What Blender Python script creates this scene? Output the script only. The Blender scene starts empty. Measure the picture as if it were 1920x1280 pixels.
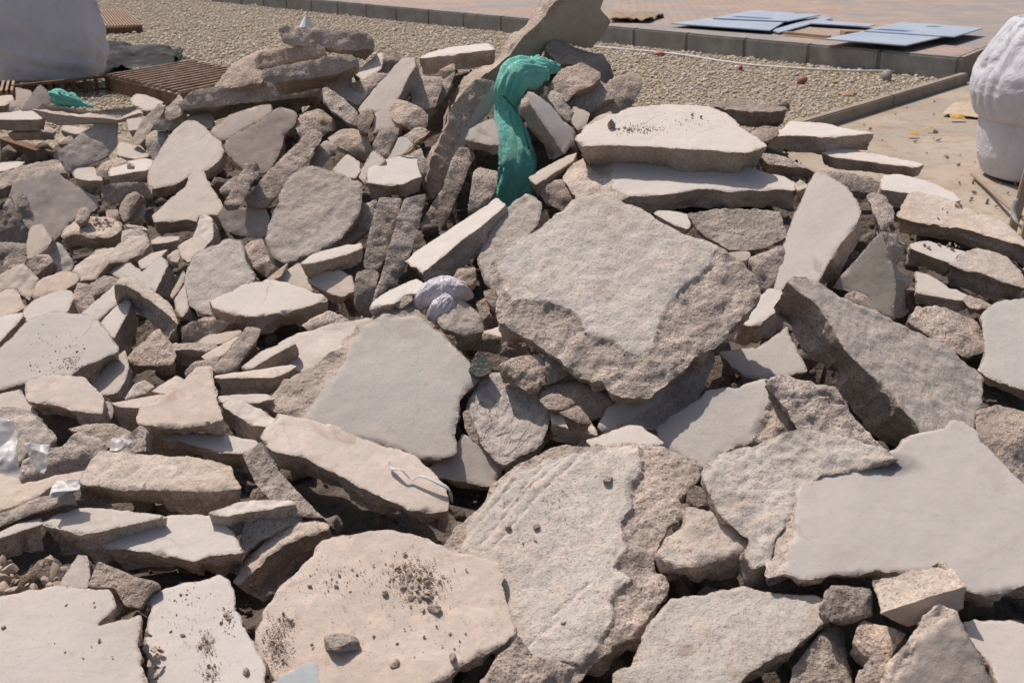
import bpy, bmesh, math, random
import numpy as np
from mathutils import Vector, Matrix, noise as mnoise
from mathutils.geometry import delaunay_2d_cdt

# ------------------------------------------------------------------ camera, world, sun
SC = bpy.context.scene
CAM_Z = 1.6; PITCH = math.radians(20); F = 2133.0
cam_d = bpy.data.cameras.new('camera'); cam = bpy.data.objects.new('camera', cam_d)
SC.collection.objects.link(cam); SC.camera = cam
cam.location = (0, 0, CAM_Z); cam.rotation_euler = (math.radians(90) - PITCH, 0, 0)
cam_d.sensor_width = 36; cam_d.lens = 40; cam_d.clip_start = .05; cam_d.clip_end = 400
cam_d.dof.use_dof = True; cam_d.dof.focus_distance = 2.9; cam_d.dof.aperture_fstop = 11.0
world = bpy.data.worlds.new('World'); SC.world = world; world.use_nodes = True
SUN_AZ = math.radians(-42); SUN_EL = math.radians(62)
wn = world.node_tree.nodes; bg = wn['Background']
sky = wn.new('ShaderNodeTexSky'); sky.sky_type = 'NISHITA'; sky.sun_disc = False
sky.sun_elevation = SUN_EL; sky.sun_rotation = SUN_AZ; sky.dust_density = 3.5; sky.air_density = 1.1
world.node_tree.links.new(sky.outputs[0], bg.inputs[0]); bg.inputs[1].default_value = .09
sun_d = bpy.data.lights.new('sun', 'SUN'); sun = bpy.data.objects.new('sun', sun_d); SC.collection.objects.link(sun)
sun_d.energy = 4.0; sun_d.angle = math.radians(.6); sun_d.color = (1, .925, .85)
SUNV = Vector((math.sin(SUN_AZ) * math.cos(SUN_EL), math.cos(SUN_AZ) * math.cos(SUN_EL), math.sin(SUN_EL)))
sun.rotation_euler = SUNV.to_track_quat('Z', 'Y').to_euler()
SC.view_settings.view_transform = 'Standard'; SC.view_settings.look = 'None'
SC.view_settings.exposure = 0.0; SC.view_settings.gamma = 1

cp, sp = math.cos(PITCH), math.sin(PITCH)
def ray(u, v):
    a = (u - 960) / F; b = (640 - v) / F
    return np.array([a, cp + b * sp, -sp + b * cp])
def at_z(u, v, z=0.0):
    r = ray(u, v); d = (z - CAM_Z) / r[2]; return Vector((r[0] * d, r[1] * d, z))
def at_d(u, v, d):
    r = ray(u, v) * d; return Vector((r[0], r[1], r[2] + CAM_Z))

# ------------------------------------------------------------------ numpy noise
def _h(ix, iy, iz, seed):
    n = (ix.astype(np.int64) * 374761393 + iy.astype(np.int64) * 668265263 + iz.astype(np.int64) * 2147483647 + seed * 974711) & 0xffffffff
    n = ((n ^ (n >> 13)) * 1274126177) & 0xffffffff
    n = ((n ^ (n >> 16)) * 2246822519) & 0xffffffff
    return ((n ^ (n >> 15)) & 0xffff) / 32767.5 - 1.0
def vn(p, seed=0):
    p = np.asarray(p, float); i = np.floor(p); f = p - i; f = f * f * (3 - 2 * f); r = 0
    for a in (0, 1):
        for b in (0, 1):
            for c in (0, 1):
                w = (f[:, 0] if a else 1 - f[:, 0]) * (f[:, 1] if b else 1 - f[:, 1]) * (f[:, 2] if c else 1 - f[:, 2])
                r = r + w * _h(i[:, 0] + a, i[:, 1] + b, i[:, 2] + c, seed)
    return r
def fbm(p, seed=0, o=3, g=.5):
    p = np.asarray(p, float); r = 0; a = 1
    for k in range(o):
        r = r + a * vn(p * 2.03 ** k + 17.3 * k, seed + k); a *= g
    return r
def p3(q, z=0.0):
    return np.column_stack([q[:, 0], q[:, 1], np.full(len(q), z)])

# ------------------------------------------------------------------ materials
def sock(nt, a, b): nt.links.new(a, b)
class NT:
    def __init__(s, name):
        s.m = bpy.data.materials.new(name); s.m.use_nodes = True; s.t = s.m.node_tree; s.n = s.t.nodes
        s.b = s.n['Principled BSDF']; s.b.inputs['Roughness'].default_value = .9
        s.b.inputs['Specular IOR Level'].default_value = .25
    def new(s, ty, **kw):
        x = s.n.new(ty)
        for k, v in kw.items(): setattr(x, k, v)
        return x
    def link(s, a, b): s.t.links.new(a, b)
    def coords(s, rnd=True):
        tc = s.new('ShaderNodeTexCoord')
        if not rnd: return tc.outputs['Object']
        oi = s.new('ShaderNodeObjectInfo'); ad = s.new('ShaderNodeVectorMath', operation='MULTIPLY_ADD')
        cx = s.new('ShaderNodeCombineXYZ')
        for i in range(3): s.link(oi.outputs['Random'], cx.inputs[i])
        s.link(cx.outputs[0], ad.inputs[0]); ad.inputs[1].default_value = (37, 53, 71); s.link(tc.outputs['Object'], ad.inputs[2])
        return ad.outputs[0]
    def noise(s, co, scale, detail=4, rough=.6, dist=0):
        x = s.new('ShaderNodeTexNoise'); x.inputs['Scale'].default_value = scale; x.inputs['Detail'].default_value = detail
        x.inputs['Roughness'].default_value = rough; x.inputs['Distortion'].default_value = dist
        s.link(co, x.inputs['Vector']); return x.outputs['Fac']
    def voro(s, co, scale, feat='F1', out='Distance'):
        x = s.new('ShaderNodeTexVoronoi', feature=feat); x.inputs['Scale'].default_value = scale
        s.link(co, x.inputs['Vector']); return x.outputs[out]
    def ramp(s, fac, stops):
        x = s.new('ShaderNodeValToRGB'); el = x.color_ramp.elements
        while len(el) < len(stops): el.new(.5)
        for e, (p, c) in zip(el, stops):
            e.position = p; e.color = (c, c, c, 1) if not isinstance(c, tuple) else (*c, 1)
        s.link(fac, x.inputs[0]); return x.outputs[0]
    def mix(s, fac, a, b, mode='MIX'):
        x = s.new('ShaderNodeMix', data_type='RGBA', blend_type=mode)
        for v, k in ((fac, 0), (a, 6), (b, 7)):
            if hasattr(v, 'node'): s.link(v, x.inputs[k])
            elif k == 0: x.inputs[0].default_value = v
            else: x.inputs[k].default_value = (*v, 1)
        return x.outputs[2]
    def math(s, op, a, b=None, clamp=False):
        x = s.new('ShaderNodeMath', operation=op, use_clamp=clamp)
        for v, k in ((a, 0), (b, 1)):
            if v is None: continue
            if hasattr(v, 'node'): s.link(v, x.inputs[k])
            else: x.inputs[k].default_value = v
        return x.outputs[0]
    def bump(s, h, strength, dist, prev=None):
        x = s.new('ShaderNodeBump'); x.inputs['Distance'].default_value = dist
        if hasattr(strength, 'node'): s.link(strength, x.inputs['Strength'])
        else: x.inputs['Strength'].default_value = strength
        s.link(h, x.inputs['Height'])
        if prev: s.link(prev, x.inputs['Normal'])
        return x.outputs[0]
    def done(s, col, nrm=None, rough=None):
        if hasattr(col, 'node'): s.link(col, s.b.inputs['Base Color'])
        else: s.b.inputs['Base Color'].default_value = (*col, 1)
        if nrm: s.link(nrm, s.b.inputs['Normal'])
        if rough is not None: s.b.inputs['Roughness'].default_value = rough
        return s.m

def sc3(c, k): return tuple(min(.95, x * k) for x in c)
def concrete(name, top, speck=.3, topbump=.35, rough=(.27, .21, .172), mottle=.1, dust=.3, mud=False, veins=False, pits=False, stain=False, crack=False, bluish=0):
    t = NT(name); co = t.coords()
    at = t.new('ShaderNodeAttribute', attribute_name='rough')
    # broken faces: sand, small stones, dusty patches
    n1 = t.noise(co, 9, 5, .65); n2 = t.noise(co, 75, 5, .72); n3 = t.noise(co, 230, 3, .6)
    r = t.mix(t.ramp(n1, [(.36, 0.), (.64, 1.)]), sc3(rough, .72), sc3((rough[0], rough[1] * 1.0, rough[2] * 1.02), 1.28))
    r = t.mix(t.ramp(n2, [(.3, .45), (.6, 0.)]), r, sc3((rough[0] * .9, rough[1] * .95, rough[2]), .6))
    vc = t.new('ShaderNodeTexVoronoi'); vc.inputs['Scale'].default_value = 150; t.link(co, vc.inputs['Vector'])
    sep = t.new('ShaderNodeSeparateColor'); t.link(vc.outputs['Color'], sep.inputs[0])
    isg = t.ramp(sep.outputs[0], [(.70, 0.), (.72, 1.)]); core = t.ramp(vc.outputs['Distance'], [(.25, 1.), (.5, 0.)])
    grain = t.math('MULTIPLY', isg, core)
    gcol = t.mix(sep.outputs[1], (.16, .14, .13), (.48, .37, .28))
    r = t.mix(t.math('MULTIPLY', grain, .6), r, gcol)
    r = t.mix(t.ramp(n3, [(.34, .6), (.5, 0.)]), r, sc3(rough, .4))
    # cast face
    m1 = t.noise(co, 5, 5, .6, .4); m2 = t.noise(co, 28, 4, .6)
    c = t.mix(t.ramp(m1, [(.3, 0.), (.7, 1.)]), sc3(top, 1 - mottle), sc3(top, 1 + mottle * .7))
    c = t.mix(t.math('MULTIPLY', t.ramp(m2, [(.5, 0.), (.72, 1.)]), dust * .8), c, sc3((rough[0] * 1.25, rough[1] * 1.15, rough[2] * 1.1), 1.15))
    sm = t.noise(co, 190, 2, .5)
    c = t.mix(t.math('MULTIPLY', t.ramp(sm, [(.3, 1.), (.4, 0.)]), speck), c, sc3(rough, .45))
    vs = t.voro(co, 34); sd = t.ramp(vs, [(.035, 1.), (.075, 0.)])
    c = t.mix(t.math('MULTIPLY', sd, .55), c, sc3(rough, .6))
    big = t.noise(co, 2.2, 3, .5)
    c = t.mix(t.math('MULTIPLY', t.ramp(big, [(.52, 0.), (.7, 1.)]), dust * .7), c, sc3((top[0] * .95, top[1] * .84, top[2] * .74), .92))
    st2 = t.noise(co, 13, 5, .72, .8)
    c = t.mix(t.math('MULTIPLY', t.ramp(st2, [(.56, 0.), (.66, 1.)]), min(.75, dust * 1.5)), c, sc3((top[0] * .9, top[1] * .80, top[2] * .70), .86))
    c = t.mix(t.math('MULTIPLY', t.ramp(t.noise(co, 48, 4, .75), [(.62, 0.), (.70, 1.)]), min(.7, speck * 1.6)), c, sc3(rough, .62))
    # hairline cracks and trowel streaks
    wc = t.new('ShaderNodeVectorMath', operation='MULTIPLY_ADD'); nz = t.new('ShaderNodeTexNoise'); nz.inputs['Scale'].default_value = 9; nz.inputs['Detail'].default_value = 4; t.link(co, nz.inputs['Vector'])
    t.link(nz.outputs['Color'], wc.inputs[0]); wc.inputs[1].default_value = (.09, .09, .09); t.link(co, wc.inputs[2])
    ce = t.voro(wc.outputs[0], 3.4, 'DISTANCE_TO_EDGE'); cm = t.math('MULTIPLY', t.ramp(ce, [(.004, 1.), (.011, 0.)]), t.ramp(t.noise(co, 3.1, 2, .5), [(.6, 0.), (.68, .35)]))
    c = t.mix(cm, c, sc3(rough, .38))
    sm_ = t.new('ShaderNodeMapping'); sm_.inputs['Scale'].default_value = (1.5, 26, 26); sm_.inputs['Rotation'].default_value = (.2, .3, .7); t.link(co, sm_.inputs[0])
    c = t.mix(t.math('MULTIPLY', t.ramp(t.noise(sm_.outputs[0], 3, 4, .65), [(.56, 0.), (.72, 1.)]), .3), c, sc3(top, .74))
    if mud:
        mp = t.new('ShaderNodeMapping'); mp.inputs['Scale'].default_value = (1, 1, .35); t.link(co, mp.inputs[0])
        md = t.noise(mp.outputs[0], 7, 3, .5, .6); c = t.mix(t.ramp(md, [(.5, 0.), (.53, .75), (.7, .6)]), c, sc3(rough, .95))
    sep_m = at.outputs['Fac']
    jit = t.math('ADD', sep_m, t.math('MULTIPLY', t.math('SUBTRACT', t.noise(co, 60, 4, .7), .5), .9))
    fac = t.ramp(jit, [(.47, 0.), (.55, 1.)])
    if stain:
        st = t.new('ShaderNodeAttribute', attribute_name='stain')
        sj = t.math('MULTIPLY', st.outputs['Fac'], t.math('ADD', t.noise(co, 30, 4, .7), .35), clamp=True)
        c = t.mix(t.ramp(sj, [(.15, 0.), (.8, .85)]), c, (.09, .085, .095))
    col = t.mix(fac, c, r)
    # relief
    gv = t.voro(co, 105, 'SMOOTH_F1')
    hb = t.math('ADD', t.math('ADD', n2, t.math('MULTIPLY', n3, .4)), t.math('ADD', t.math('MULTIPLY', grain, .3), t.math('MULTIPLY', t.math('SUBTRACT', .6, gv), .55)))
    bs = t.math('ADD', t.math('MULTIPLY', fac, .55), topbump * .35)
    nb = t.bump(hb, bs, .0095)
    fs = t.math('ADD', t.noise(co, 320, 2, .6), t.math('MULTIPLY', m2, .15))
    nb = t.bump(fs, topbump, .0022, nb)
    if pits:
        pv = t.noise(co, 120, 4, .72)
        nb = t.bump(t.ramp(pv, [(.3, 0.), (.5, 1.)]), .42, .0035, nb)
        c2 = t.ramp(pv, [(.33, 1.), (.40, 0.)]); col = t.mix(t.math('MULTIPLY', c2, .5), col, sc3(rough, .45))  # hollows of the pits get their shade as darker colour
    if veins or crack:
        mp = t.new('ShaderNodeMapping'); mp.inputs['Rotation'].default_value = (0, 0, .6); mp.inputs['Scale'].default_value = (1, .22, 1); t.link(co, mp.inputs[0])
        wv = t.noise(mp.outputs[0], 11 if veins else 6, 3, .55, 1.6)
        line = t.ramp(t.math('ABSOLUTE', t.math('SUBTRACT', wv, .5)), [(0., 0.), (.012 if crack else .022, 1.)])
        nb = t.bump(line, .5, .005, nb)
        nb = t.bump(t.noise(mp.outputs[0], 38, 4, .6, .8), .8, .012, nb)
        col = t.mix(t.math('MULTIPLY', t.math('SUBTRACT', 1., line), .2), col, sc3(rough, .4))
    oi = t.new('ShaderNodeObjectInfo')
    hs = t.new('ShaderNodeHueSaturation'); t.link(col, hs.inputs['Color'])
    t.link(t.math('ADD', t.math('MULTIPLY', oi.outputs['Random'], .22), .89), hs.inputs['Value'])
    t.link(t.math('ADD', t.math('MULTIPLY', t.math('FRACT', t.math('MULTIPLY', oi.outputs['Random'], 7.31)), .3), .85), hs.inputs['Saturation'])
    return t.done(hs.outputs[0], nb, .93)

ROUGH = (.555, .448, .368)
MATS = {
 'W': concrete('concrete_white_skim', (.555, .50, .455), .22, .2, ROUGH, .06, .22),
 'C': concrete('concrete_cream_face', (.52, .45, .395), .25, .2, ROUGH, .08, .3),
 'P': concrete('concrete_pink_dusty', (.525, .435, .37), .3, .28, ROUGH, .1, .45),
 'G': concrete('concrete_cement_grey', (.48, .44, .405), .32, .3, ROUGH, .07, .22),
 'L': concrete('concrete_pale_smooth', (.53, .472, .43), .12, .13, ROUGH, .04, .14, stain=True),
 'B': concrete('concrete_blue_grey', (.36, .38, .39), .2, .2, ROUGH, .06, .2),
 'U': concrete('concrete_underside_shade', (.44, .395, .335), .2, .2, ROUGH, .06, .3),  # beige face with the shade of undersides mixed into its colour
 'T': concrete('concrete_worn_tan', (.52, .445, .385), .7, .8, ROUGH, .14, .6, pits=True),
 'D': concrete('concrete_pitted_pale', (.545, .485, .43), .7, .7, ROUGH, .12, .5, pits=True),
 'M': concrete('concrete_mottled_grey', (.56, .49, .435), .5, .7, sc3(ROUGH, .95), .08, .25, pits=True),
 'R': concrete('concrete_broken_tan', (.525, .43, .362), .6, .9, sc3(ROUGH, 1.0), .16, .6),
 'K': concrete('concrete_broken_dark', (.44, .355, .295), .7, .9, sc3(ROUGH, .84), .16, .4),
 'Kd': concrete('concrete_gap_shade', (.24, .19, .155), .6, .8, (.24, .185, .15), .15, .3),  # broken concrete darkened to carry the shade of the gaps
 'N': concrete('stone_greenish', (.16, .18, .14), .6, .8, (.14, .15, .12), .2, .2),
 'Pm': concrete('concrete_pink_muddy', (.47, .385, .335), .3, .28, ROUGH, .1, .4, mud=True),
 'Rv': concrete('concrete_ridged_brown', (.50, .40, .335), .7, .9, ROUGH, .14, .5, veins=True),
 'Mv': concrete('concrete_wrinkled_grey', (.56, .475, .42), .6, .9, ROUGH, .12, .4, veins=True),
 'Wc': concrete('concrete_white_fissured', (.56, .48, .40), .35, .35, ROUGH, .08, .5, crack=True),
}

# ------------------------------------------------------------------ helpers
COL = SC.collection
def meshobj(name, verts, faces, mat, parent=None, smooth=True, ang=None, loc=None):
    me = bpy.data.meshes.new(name); me.from_pydata([tuple(map(float, v)) for v in verts], [], faces); me.update()
    if smooth: me.shade_smooth()
    if ang: me.set_sharp_from_angle(angle=math.radians(ang))
    if mat: me.materials.append(mat)
    o = bpy.data.objects.new(name, me); COL.objects.link(o)
    if parent: o.parent = parent
    if loc is not None: o.location = loc
    return o
def tag(o, label, cat, group=None):
    o['label'] = label; o['category'] = cat
    if group: o['group'] = group
    return o
def struct(o, kind='structure'): o['kind'] = kind; return o
def empty(name, label, cat, loc, group=None):
    o = bpy.data.objects.new(name, None); COL.objects.link(o); o.location = loc; return tag(o, label, cat, group)
def box_bm(bm, c, size, ax=None, bev=0):
    """box centred c; ax = 3 axes matrix columns"""
    M = Matrix.Translation(c) @ ((ax or Matrix.Identity(3)).to_4x4()) @ Matrix.Diagonal((*size, 1))
    r = bmesh.ops.create_cube(bm, size=1, matrix=M)
    if bev:
        es = list({e for v in r['verts'] for e in v.link_edges})
        bmesh.ops.bevel(bm, geom=es, offset=bev, segments=2, affect='EDGES')
def bmobj(name, bm, mat, parent=None, loc=None, smooth=False, ang=None):
    me = bpy.data.meshes.new(name); bm.to_mesh(me); bm.free()
    if smooth: me.shade_smooth()
    if ang: me.set_sharp_from_angle(angle=math.radians(ang))
    if mat: me.materials.append(mat)
    o = bpy.data.objects.new(name, me); COL.objects.link(o)
    if parent: o.parent = parent
    if loc is not None: o.location = loc
    return o
def axes(d, up=(0, 0, 1)):
    x = Vector(d).normalized(); z = Vector(up); y = z.cross(x).normalized(); z = x.cross(y)
    return Matrix((x, y, z)).transposed()
def tube(name, pts, rad, mat, parent=None, n=8, flat=1.0):
    P = [Vector(p) for p in pts]; V = []; Fc = []
    R = list(np.interp(np.linspace(0, len(rad) - 1, len(P)), range(len(rad)), rad)) if isinstance(rad, (list, tuple)) else [rad] * len(P)
    for i, p in enumerate(P):
        t = (P[min(i + 1, len(P) - 1)] - P[max(i - 1, 0)]).normalized()
        a = t.cross(Vector((0, 0, 1)));
        if a.length < .05: a = t.cross(Vector((0, 1, 0)))
        a.normalize(); b = a.cross(t).normalized()
        for k in range(n):
            th = 2 * math.pi * k / n; V.append(p + a * math.cos(th) * R[i] + b * math.sin(th) * R[i] * flat)
    for i in range(len(P) - 1):
        for k in range(n):
            Fc.append((i * n + k, i * n + (k + 1) % n, (i + 1) * n + (k + 1) % n, (i + 1) * n + k))
    Fc.append(tuple(range(n - 1, -1, -1))); Fc.append(tuple((len(P) - 1) * n + k for k in range(n)))
    return meshobj(name, V, Fc, mat, parent)
def smooth_path(pts, m=6):
    P = [Vector(p) for p in pts]; P = [P[0] * 2 - P[1]] + P + [P[-1] * 2 - P[-2]]; out = []
    for i in range(1, len(P) - 2):
        for k in range(m):
            t = k / m; a, b, c, d = P[i - 1], P[i], P[i + 1], P[i + 2]
            out.append(.5 * ((2 * b) + (c - a) * t + (2 * a - 5 * b + 4 * c - d) * t * t + (3 * b - a - 3 * c + d) * t ** 3))
    out.append(P[-2]); return out

# ------------------------------------------------------------------ terrain of the heap
HX = [-4, -2.4, -1.2, -0.5, 0.3, 1.0, 1.8, 3]
HY = [0.5, 1.5, 2.0, 2.8, 3.5, 4.1, 4.6, 5.0, 5.6, 6.5, 7.5, 8.8, 9.5]
HT = [[0.45, 0.45, 0.45, 0.45, 0.45, 0.45, 0.45, 0.45], [0.48, 0.49, 0.49, 0.49, 0.49, 0.49, 0.49, 0.4], [0.48, 0.49, 0.5, 0.52, 0.52, 0.52, 0.5, 0.4], [0.44, 0.46, 0.52, 0.57, 0.59, 0.58, 0.5, 0.4], [0.4, 0.45, 0.6, 0.67, 0.69, 0.66, 0.55, 0.4], [0.38, 0.43, 0.68, 0.82, 0.84, 0.8, 0.58, 0.35], [0.36, 0.43, 0.75, 0.97, 1.1, 0.85, 0.55, 0.25], [0.36, 0.43, 0.82, 1.08, 1.15, 0.6, 0.3, 0.1], [0.36, 0.43, 0.75, 0.85, 0.5, 0.15, 0.0, 0.0], [0.36, 0.4, 0.3, 0.15, 0.0, 0.0, 0.0, 0.0], [0.36, 0.3, 0.02, 0.0, 0.0, 0.0, 0.0, 0.0], [0.3, 0.1, 0.0, 0.0, 0.0, 0.0, 0.0, 0.0], [0.0, 0.0, 0.0, 0.0, 0.0, 0.0, 0.0, 0.0]]
HXa, HYa, HTa = np.array(HX, float), np.array(HY, float), np.array(HT, float)
def hf(x, y):
    i = int(np.clip(np.searchsorted(HXa, x) - 1, 0, len(HX) - 2)); j = int(np.clip(np.searchsorted(HYa, y) - 1, 0, len(HY) - 2))
    a = min(1, max(0, (x - HX[i]) / (HX[i + 1] - HX[i]))); b = min(1, max(0, (y - HY[j]) / (HY[j + 1] - HY[j])))
    return (HTa[j, i] * (1 - a) + HTa[j, i + 1] * a) * (1 - b) + (HTa[j + 1, i] * (1 - a) + HTa[j + 1, i + 1] * a) * b

# ------------------------------------------------------------------ slab builder
KIND = {'s': ('concrete_slab', 'concrete slab'), 'c': ('concrete_chunk', 'concrete chunk'), 'f': ('concrete_fragment', 'concrete fragment')}
GROUP = {'s': 'broken concrete slabs of the heap', 'c': 'rough concrete chunks of the heap', 'f': 'small concrete fragments of the heap'}
def inside(Q, P):
    m = np.zeros(len(Q), bool)
    for i in range(len(P)):
        (ax, ay), (bx, by) = P[i], P[i - 1]
        if ay == by: continue
        m ^= ((ay > Q[:, 1]) != (by > Q[:, 1])) & (Q[:, 0] < (bx - ax) * (Q[:, 1] - ay) / (by - ay) + ax)
    return m
def segdist(Q, P, closed=True):
    d = np.full(len(Q), 9e9); n = len(P)
    for i in range(n if closed else n - 1):
        a = P[i]; b = P[(i + 1) % n]; ab = b - a; L = ab @ ab + 1e-12
        t = np.clip(((Q - a) @ ab) / L, 0, 1); d = np.minimum(d, np.hypot(*(Q - a - t[:, None] * ab).T))
    return d
PLANES = {}
def build_slab(idx, rec, d):
    kd, label, poly, nn, t, mt = rec[:6]; opt = dict((o.split('=') + ['1'])[:2] for o in rec[6].split(';') if o) if len(rec) > 6 else {}
    P = np.array([[float(c) for c in q.split(',')] for q in poly.split()]); n = np.array([float(c) for c in nn.split(',')])
    if kd == 'c' and .42 < n[2] < .75: n[2] += .2
    if n[2] > .5: n[1] -= .06
    n /= np.linalg.norm(n); t = float(t) * 1.2
    x, y = P[:, 0], P[:, 1]; x2, y2 = np.roll(x, -1), np.roll(y, -1); c = x * y2 - x2 * y; A = c.sum() / 2
    cu, cv = ((x + x2) * c).sum() / (6 * A), ((y + y2) * c).sum() / (6 * A)
    a0 = ray(cu, cv) * d; e1 = np.cross([0, 0, 1.], n) if abs(n[2]) < .98 else np.array([1., 0, 0]) - n * n[0]
    e1 /= np.linalg.norm(e1); e2 = np.cross(n, e1)
    def to2(Px):
        out = []
        for u, v in Px:
            q = ray(u, v); q = q * (a0 @ n) / (q @ n) - a0; out.append((q @ e1, q @ e2))
        return np.array(out)
    T = to2(P)
    Tx, Ty = T[:, 0], T[:, 1]
    if (Tx * np.roll(Ty, -1) - np.roll(Tx, -1) * Ty).sum() < 0: T = T[::-1]
    L = float(np.ptp(T, axis=0).max()); PLANES[label] = (a0, n, e1, e2)
    ds = max(.004, d * .0024) if L > .12 else max(.0035, d * .0018)
    # resample outline, fractal jitter
    B = []; SE = []
    for i in range(len(T)):
        a, b = T[i], T[(i + 1) % len(T)]; m = max(1, int(round(np.linalg.norm(b - a) / ds)))
        for k in range(m): B.append(a + (b - a) * k / m); SE.append(i)
    B = np.array(B); nb = len(B)
    if nb < 8: SE = list(np.repeat(SE, 2)); B = np.repeat(B, 2, 0); B[1::2] = (B[::2] + np.roll(B[::2], -1, 0)) / 2; nb = len(B)
    roughtop = mt in 'RKTM' and kd != 's'
    for _ in range(1): B = (np.roll(B, 1, 0) + 2 * B + np.roll(B, -1, 0)) / 4
    def nrm(B):
        tg = np.roll(B, -1, 0) - np.roll(B, 1, 0); q = np.column_stack([tg[:, 1], -tg[:, 0]]); return q / (np.linalg.norm(q, axis=1)[:, None] + 1e-9)
    N2 = nrm(B); A2_ = abs((Tx * np.roll(Ty, -1) - np.roll(Tx, -1) * Ty).sum()) / 2; per_ = np.linalg.norm(T - np.roll(T, 1, 0), axis=1).sum(); wid = 4 * A2_ / per_; amp = min(.010, .032 * wid)
    B = B + N2 * (fbm(p3(B / .055, idx), idx, 3)[:, None] * amp * .5 + fbm(p3(B / .014, idx), idx + 5, 2)[:, None] * min(.0022, amp * .5))
    # interior points
    lo, hi = B.min(0), B.max(0); gx = np.arange(lo[0], hi[0], ds); gy = np.arange(lo[1], hi[1], ds * .87)
    G = np.array([(xx + (ds * .5 if j % 2 else 0), yy) for j, yy in enumerate(gy) for xx in gx])
    rs = np.random.RandomState(idx + 7)
    if len(G):
        G = G + rs.uniform(-.18, .18, G.shape) * ds
        G = G[inside(G, B)]
        if len(G): G = G[segdist(G, B) > ds * .6]
    if not len(G): G = B.mean(0)[None]
    Q = np.vstack([B, G])
    try:
        V2, _, Fc, ov, _, _ = delaunay_2d_cdt([Vector(q) for q in Q], [], [list(range(nb))], 1, 1e-7)
    except Exception: return None
    V2 = np.array([tuple(v) for v in V2]); back = {}
    for k, lst in enumerate(ov):
        for q in lst: back[q] = k
    if any(i not in back for i in range(nb)): print('outline lost', label)
    bidx = [back.get(i, back.get(i - 1, 0)) for i in range(nb)]
    # heights
    db = segdist(V2, B); S3 = p3(V2, idx * 3.1)
    amp_t = {'R': .0048, 'K': .0048, 'T': .003, 'D': .002, 'M': .003, 'P': .0011, 'C': .0007}.get(mt[0], .0005)
    if kd == 'c': amp_t = max(amp_t, .004)
    big = .007 if kd == 'c' else .004
    big *= min(1, wid / .16); amp_t *= min(1, wid / .08) if mt[0] in 'RK' else 1
    z = big * fbm(S3 / .16, idx, 2) + amp_t * fbm(S3 / .028, idx + 9, 4, .6)
    if kd in 'cf' and mt[0] in 'RK' and wid > .03 and L / wid < 2.0:
        rf = np.random.RandomState(idx + 400); c0 = B.mean(0); hw = wid * .5
        for _k in range(3):
            ph = rf.uniform(0, 6.283); dv = np.array([math.cos(ph), math.sin(ph)]); pr = (V2 - c0) @ dv; q1 = np.quantile(pr, rf.uniform(.5, .85)); z -= np.minimum(rf.uniform(.12, .45) * np.clip(pr - q1, 0, 9), .4 * t)
    rmask = np.zeros(len(V2)) if mt[0] in 'WCPGLBUTDM' else np.ones(len(V2))
    if kd == 'c' and mt[0] in 'TM': rmask += .3
    if 'sz' in opt:
        Z2 = to2([[float(c) for c in q.split(',')] for q in opt['sz'].split()])
        J = np.column_stack([fbm(S3 / .03, idx + 21, 3), fbm(S3 / .03, idx + 22, 3)]) * .007
        ins = inside(V2 + J, Z2); dz = segdist(V2 + J, Z2)
        r1 = np.clip(.5 + np.where(ins, -dz, dz) / (3.2 * ds), 0, 1); rmask = np.maximum(rmask, r1)
        st = float(opt.get('step', .007)); sl = float(opt.get('slope', .1))
        z -= r1 * (st * np.clip(dz / .006, .5, 1) + np.minimum(sl * dz, .05)); z += r1 * (.0058 * fbm(S3 / .035, idx + 31, 4, .62))
    # chipped / worn margins
    chn = np.clip(fbm(S3 / .035, idx + 3, 3) - .15, 0, 1); cw = (.0022 + .020 * chn ** 1.5) * min(1, L / .2)
    cw = np.minimum(cw, .12 * wid)
    if roughtop: cw = cw + min(.003, .03 * wid)
    ch = cw * .5
    z -= ch * np.clip(1 - db / cw, 0, 1) ** 2
    rmask = np.maximum(rmask, np.clip(1.1 - db / (cw * (.8 if not roughtop else .3) + 1e-4), 0, 1))
    if 'gr' in opt:
        for ln in opt['gr'].split('/'):
            g2 = to2([[float(c) for c in q.split(',')] for q in ln.split()]); dg = segdist(V2 + .002 * np.column_stack([vn(S3 / .02, 3), vn(S3 / .02, 4)]), g2, False)
            z -= .003 * np.clip(1 - dg / .004, 0, 1); z += .0006 * np.clip(1 - abs(dg - .009) / .004, 0, 1)
    stain = np.zeros(len(V2))
    if 'stain' in opt:
        s0 = to2([[float(c) for c in opt['stain'].split(',')]])[0]
        stain = np.clip(1 - np.hypot((V2[:, 0] - s0[0]) / .085, (V2[:, 1] - s0[1]) / .035), 0, 1) ** .7
    # sides
    K = max(3, int(math.ceil(t / max(ds, .005)))); Bt = V2[bidx]; N2 = nrm(Bt)
    for _ in range(3): N2 = (np.roll(N2, 1, 0) + 2 * N2 + np.roll(N2, -1, 0)); N2 /= np.linalg.norm(N2, axis=1)[:, None] + 1e-9
    ztop = z[bidx]; rsl = np.random.RandomState(idx + 90).uniform(-.5, .03, len(T)) * t; slant = rsl[np.array(SE)]
    for _ in range(3): slant = (np.roll(slant, 1) + 2 * slant + np.roll(slant, -1)) / 4
    slant = slant + fbm(p3(Bt / .09, idx + 50), idx + 50, 2) * .08 * t - .03 * t
    belly = .02 * t * (1 + vn(p3(Bt / .09, idx + 60), idx + 60))
    rings = []
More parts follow.
